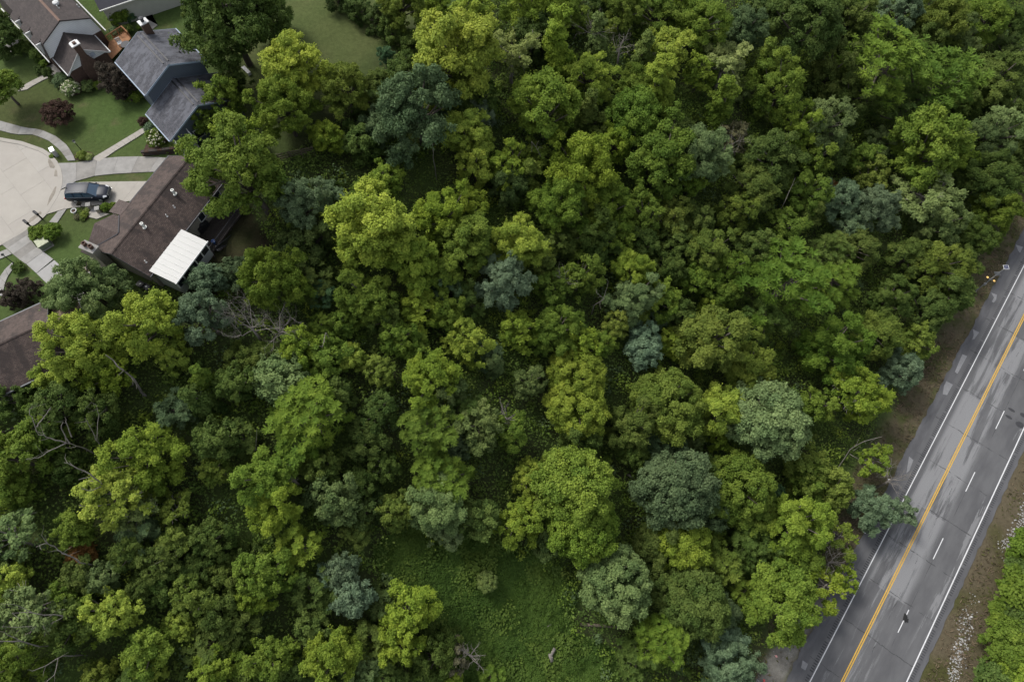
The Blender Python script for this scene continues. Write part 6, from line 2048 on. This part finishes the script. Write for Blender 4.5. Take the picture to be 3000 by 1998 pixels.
def car():
    w0, w1 = at(232, 596), at(297, 593.5)
    v = w1 - w0; ang = math.atan2(v[1], v[0]); dirc = np.array([math.cos(ang), math.sin(ang)]); lft = np.array([-dirc[1], dirc[0]])
    c = (w0[:2] + w1[:2]) / 2 + lft * .86 + dirc * .03
    r = empty("parked_suv", (c[0], c[1], PLAT + .1), ang, "dark navy seven-seat SUV parked on the pale driveway", "car")
    st = [(-2.46, .70, .50, .92), (-2.40, .86, .38, 1.02), (-2.1, .95, .30, 1.06), (-1.2, .975, .26, 1.04), (0, .98, .26, 1.02), (.9, .975, .26, 1.0), (1.25, .97, .28, 1.03), (1.9, .95, .32, .97), (2.3, .86, .38, .84), (2.47, .66, .48, .70)]
    vv, ff = [], []
    for x, hw, zb, zt in st:
        for y, z in ((-hw * .9, zb), (-hw, zb + .16), (-hw, zt - .16), (-hw * .93, zt - .03), (-hw * .5, zt + .045), (0, zt + .06), (hw * .5, zt + .045), (hw * .93, zt - .03), (hw, zt - .16), (hw, zb + .16), (hw * .9, zb)):
            vv.append((x, y, z))
    k = 11
    for i in range(len(st) - 1):
        for j in range(k): ff.append([i * k + j, i * k + (j + 1) % k, (i + 1) * k + (j + 1) % k, (i + 1) * k + j][::-1])
    ff += [list(range(k)), [(len(st) - 1) * k + j for j in range(k)][::-1]]
    b = MB(); b.add(vv, ff); body = b.build("body", M['navy'], r, True)
    # cabin: glass house with a painted roof
    cb_ = [(-2.34, .74, 1.04, .74), (-2.12, .80, 1.06, 1.55), (-1.9, .80, 1.05, 1.66), (.15, .80, 1.05, 1.68), (.42, .80, 1.05, 1.62), (1.28, .80, 1.05, 1.07)]
    g = MB()
    prof = [(-2.36, 1.03), (-2.08, 1.60), (-1.8, 1.67), (.1, 1.69), (.42, 1.63), (1.3, 1.04)]
    for s in (-1, 1):
        pass
    V = []
    for x, z in prof:
        t = (z - 1.03) / .66; hb = .90 - .2 * t
        V += [(x, -hb, z), (x, hb, z)]
    F_ = [[2 * i, 2 * i + 1, 2 * i + 3, 2 * i + 2][::-1] for i in range(len(prof) - 1)]
    F_ += [[0, 2, 4, 6, 8, 10][::-1], [1, 3, 5, 7, 9, 11]]
    g.add(V, F_); g.build("window_band", M['carglass'], r)
    rf = MB(); rv = []
    for x, z, h in ((-2.14, 1.60, .73), (-1.8, 1.695, .72), (-.8, 1.72, .73), (.1, 1.715, .72), (.44, 1.65, .73)):
        rv += [(x, -h - .02, z - .03), (x, -h * .6, z + .015), (x, h * .6, z + .015), (x, h + .02, z - .03)]
    for i in range(4):
        for j in range(3): rf.f.append([i * 4 + j, i * 4 + j + 1, (i + 1) * 4 + j + 1, (i + 1) * 4 + j][::-1])
    rf.v = rv; rf.build("roof", M['navy'], r, True)
    for s in (-1, 1):
        for x0, x1 in ((.44, 1.27),):
            q = MB(); q.tube([(x0, s * .73, 1.65), (x1, s * .895, 1.06)], .045, 5); q.build("windscreen_pillar", M['navy'], r)
        for x in (-.25, -1.25):
            q = MB(); q.tube([(x, s * .72, 1.66), (x + .02, s * .905, 1.05)], .04, 5); q.build("door_pillar", M['navy'], r)
        q = MB(); q.tube([(-2.1, s * .93, 1.05), (-1, s * .945, 1.06), (1.0, s * .945, 1.04)], .018, 5); q.build("trim_strip", M['alloy'], r)
        q = MB(); q.tube([(-1.75, s * .66, 1.76), (0, s * .66, 1.78)], .02, 5); q.build("roof_rail", M['alloy'], r)
        q = MB(); q.box(.78, .98, min(s * .97, s * 1.15), max(s * .97, s * 1.15), 1.0, 1.16); q.build("wing_mirror", M['navy'], r, bevel=.03)
        for x in (1.5, -1.42):
            q = MB(); q.lathe([(.24, -.11), (.35, -.1), (.37, 0), (.35, .1), (.24, .11)], 18)
            q.v = [(x + a, s * .88 + c_, .37 + b_) for a, b_, c_ in q.v]; wh = q.build("wheel", M['tyre'], r, True)
            q = MB(); q.lathe([(.24, -.02), (.22, .02), (.05, .03)], 12); q.v = [(x + a, s * (1.0 + c_), .37 + b_) for a, b_, c_ in q.v]; q.build("rim", M['alloy'], wh)
        q = MB(); q.add([(1.98, s * .93, .90), (2.38, s * .74, .80), (2.40, s * .70, .70), (2.02, s * .955, .76), (2.0, s * .72, 1.0), (2.33, s * .60, .90)], [(0, 1, 2, 3), (0, 4, 5, 1)]); q.build("headlight", M['lamp'], r)
        q = MB(); q.box(-2.47, -2.3, min(s * .72, s * .9), max(s * .72, s * .9), .78, 1.0); q.build("tail_light", M['tail'], r, bevel=.02)
    q = MB(); q.add([(2.36, -.55, .92), (2.50, -.5, .66), (2.50, .5, .66), (2.36, .55, .92)], [(0, 1, 2, 3)]); q.build("grille", M['alloy'], r)
    q = MB(); q.box(2.44, 2.5, -.75, .75, .44, .52); q.build("bumper_strip", M['alloy'], r)
    q = MB(); q.box(-2.05, -1.9, -.03, .03, 1.7, 1.8); q.build("aerial", M['black'], r)


car()

# ------------------------------------------------------------------ roadside things
bp0 = on_ground(2857, 853)
bz = float(ground(bp0[0], bp0[1]))
best = None
for hh in np.arange(3, 9, .05):
    q = to_px((bp0[0], bp0[1], bz + hh)); e_ = abs(q[0] - 2946) + abs(q[1] - 760)
    if best is None or e_ < best[0]: best = (e_, hh)
hh = best[1]
sb = empty("solar_beacon", (bp0[0], bp0[1], bz), ROADROT, "tall steel roadside pole with solar panel and two amber flashers", "beacon")
MB().lathe([(.09, 0), (.085, hh * .5), (.07, hh)], 10).build("pole", M['steel'], sb)
MB().lathe([(.24, -.2), (.24, .12), (.14, .16)], 4).build("footing", M['white'], sb)
pz = empty("solar_panel", (0, 0, hh + .1)); pz.parent = sb; pz.scale = (.74, .74, .74); pz.rotation_euler = (R(-18), R(14), R(20))
MB().box(-.62, .62, -.45, .45, -.03, .02).build("frame", M['white'], pz)
M['pv'] = mat("solar_cells", (.012, .018, .06), .15, .1, 6, spec=.6)
for i in range(4):
    for j in range(3): MB().box(-.56 + i * .28 + .01, -.56 + (i + 1) * .28 - .01, -.39 + j * .26 + .01, -.39 + (j + 1) * .26 - .01, .021, .032).build("cell", M['pv'], pz)
M['amber'] = bpy.data.materials.new("amber_lens"); M['amber'].use_nodes = True
pb = M['amber'].node_tree.nodes["Principled BSDF"]; pb.inputs["Base Color"].default_value = (.85, .5, .12, 1); pb.inputs["Emission Color"].default_value = (1, .62, .22, 1); pb.inputs["Emission Strength"].default_value = .25
for s in (-1, 1):
    q = MB(); q.tube([(0, 0, hh * .52), (0, s * .42, hh * .52)], .03, 6); q.build("arm", M['steel'], sb)
    q = MB(); q.lathe([(.05, -.12), (.19, -.1), (.19, .05), (.21, .06)], 14, (0, s * .52, hh * .52)); hd = q.build("flasher", M['darkgrey'], sb)
    q = MB(); q.lathe([(.18, .06), (.15, .11), (.02, .14)], 14, (0, s * .52, hh * .52)); q.build("lens", M['amber'], hd)
b = MB(); n8 = [(0.04, .55 * math.cos(t), hh * .74 + .55 * math.sin(t)) for t in (0, math.pi / 2, math.pi, 3 * math.pi / 2)]
b.add(n8 + [(.065, y, z) for _, y, z in n8], [(3, 2, 1, 0), (4, 5, 6, 7), (0, 1, 5, 4), (1, 2, 6, 5), (2, 3, 7, 6), (3, 0, 4, 7)]); b.build("warning_sign", M['steel'], sb)
MB().box(-.2, -.09, -.16, .16, hh * .3, hh * .3 + .5).build("control_box", M['steel'], sb)
p = at(2654, 1809, 0); tyr = empty("tyre_scrap", (p[0], p[1], 0.02), ROADROT + .2, "torn black tyre scrap lying across a white lane dash", "debris")
rs = np.random.RandomState(8); b = MB()
for k in range(9):
    x_, y_ = rs.uniform(-.35, .3), rs.uniform(-.2, .2); a, c_ = rs.uniform(.12, .26), rs.uniform(.08, .18)
    b.box(x_ - a, x_ + a, y_ - c_, y_ + c_, .0, .05 + .012 * k)
b.build("tread_chunk", M['tyre'], tyr); MB().box(-.6, -.25, -.1, .03, 0, .045).build("tread_strip", M['tyre'], tyr)
for x_, y_, lb_, cc in ((2274, 1922, "small pink litter scrap on the gravel beside the road", (.6, .3, .28)), (2238, 1993, "small red litter scrap at the bottom edge by the gravel", (.55, .08, .08)), (2533, 1559, "small white litter scrap under the hanging bough", (.75, .75, .75)), (2604, 1406, "tiny white litter scrap at the shoulder below the verge", (.75, .75, .75))):
    p = on_ground(x_, y_); r = empty("litter_scrap", p, rngT.uniform(0, 3), lb_, "litter")
    m_ = mat("litter_paint", cc, .5, .1, 3)
    b = MB(); b.add([(-.16, -.1, .02), (.12, -.13, .09), (.18, .1, .03), (-.1, .12, .12), (-.16, -.1, 0), (.12, -.13, .06), (.18, .1, 0), (-.1, .12, .09)], [(0, 1, 2, 3), (7, 6, 5, 4), (0, 4, 5, 1), (1, 5, 6, 2), (2, 6, 7, 3), (3, 7, 4, 0)]); b.build("wrapper", m_, r)
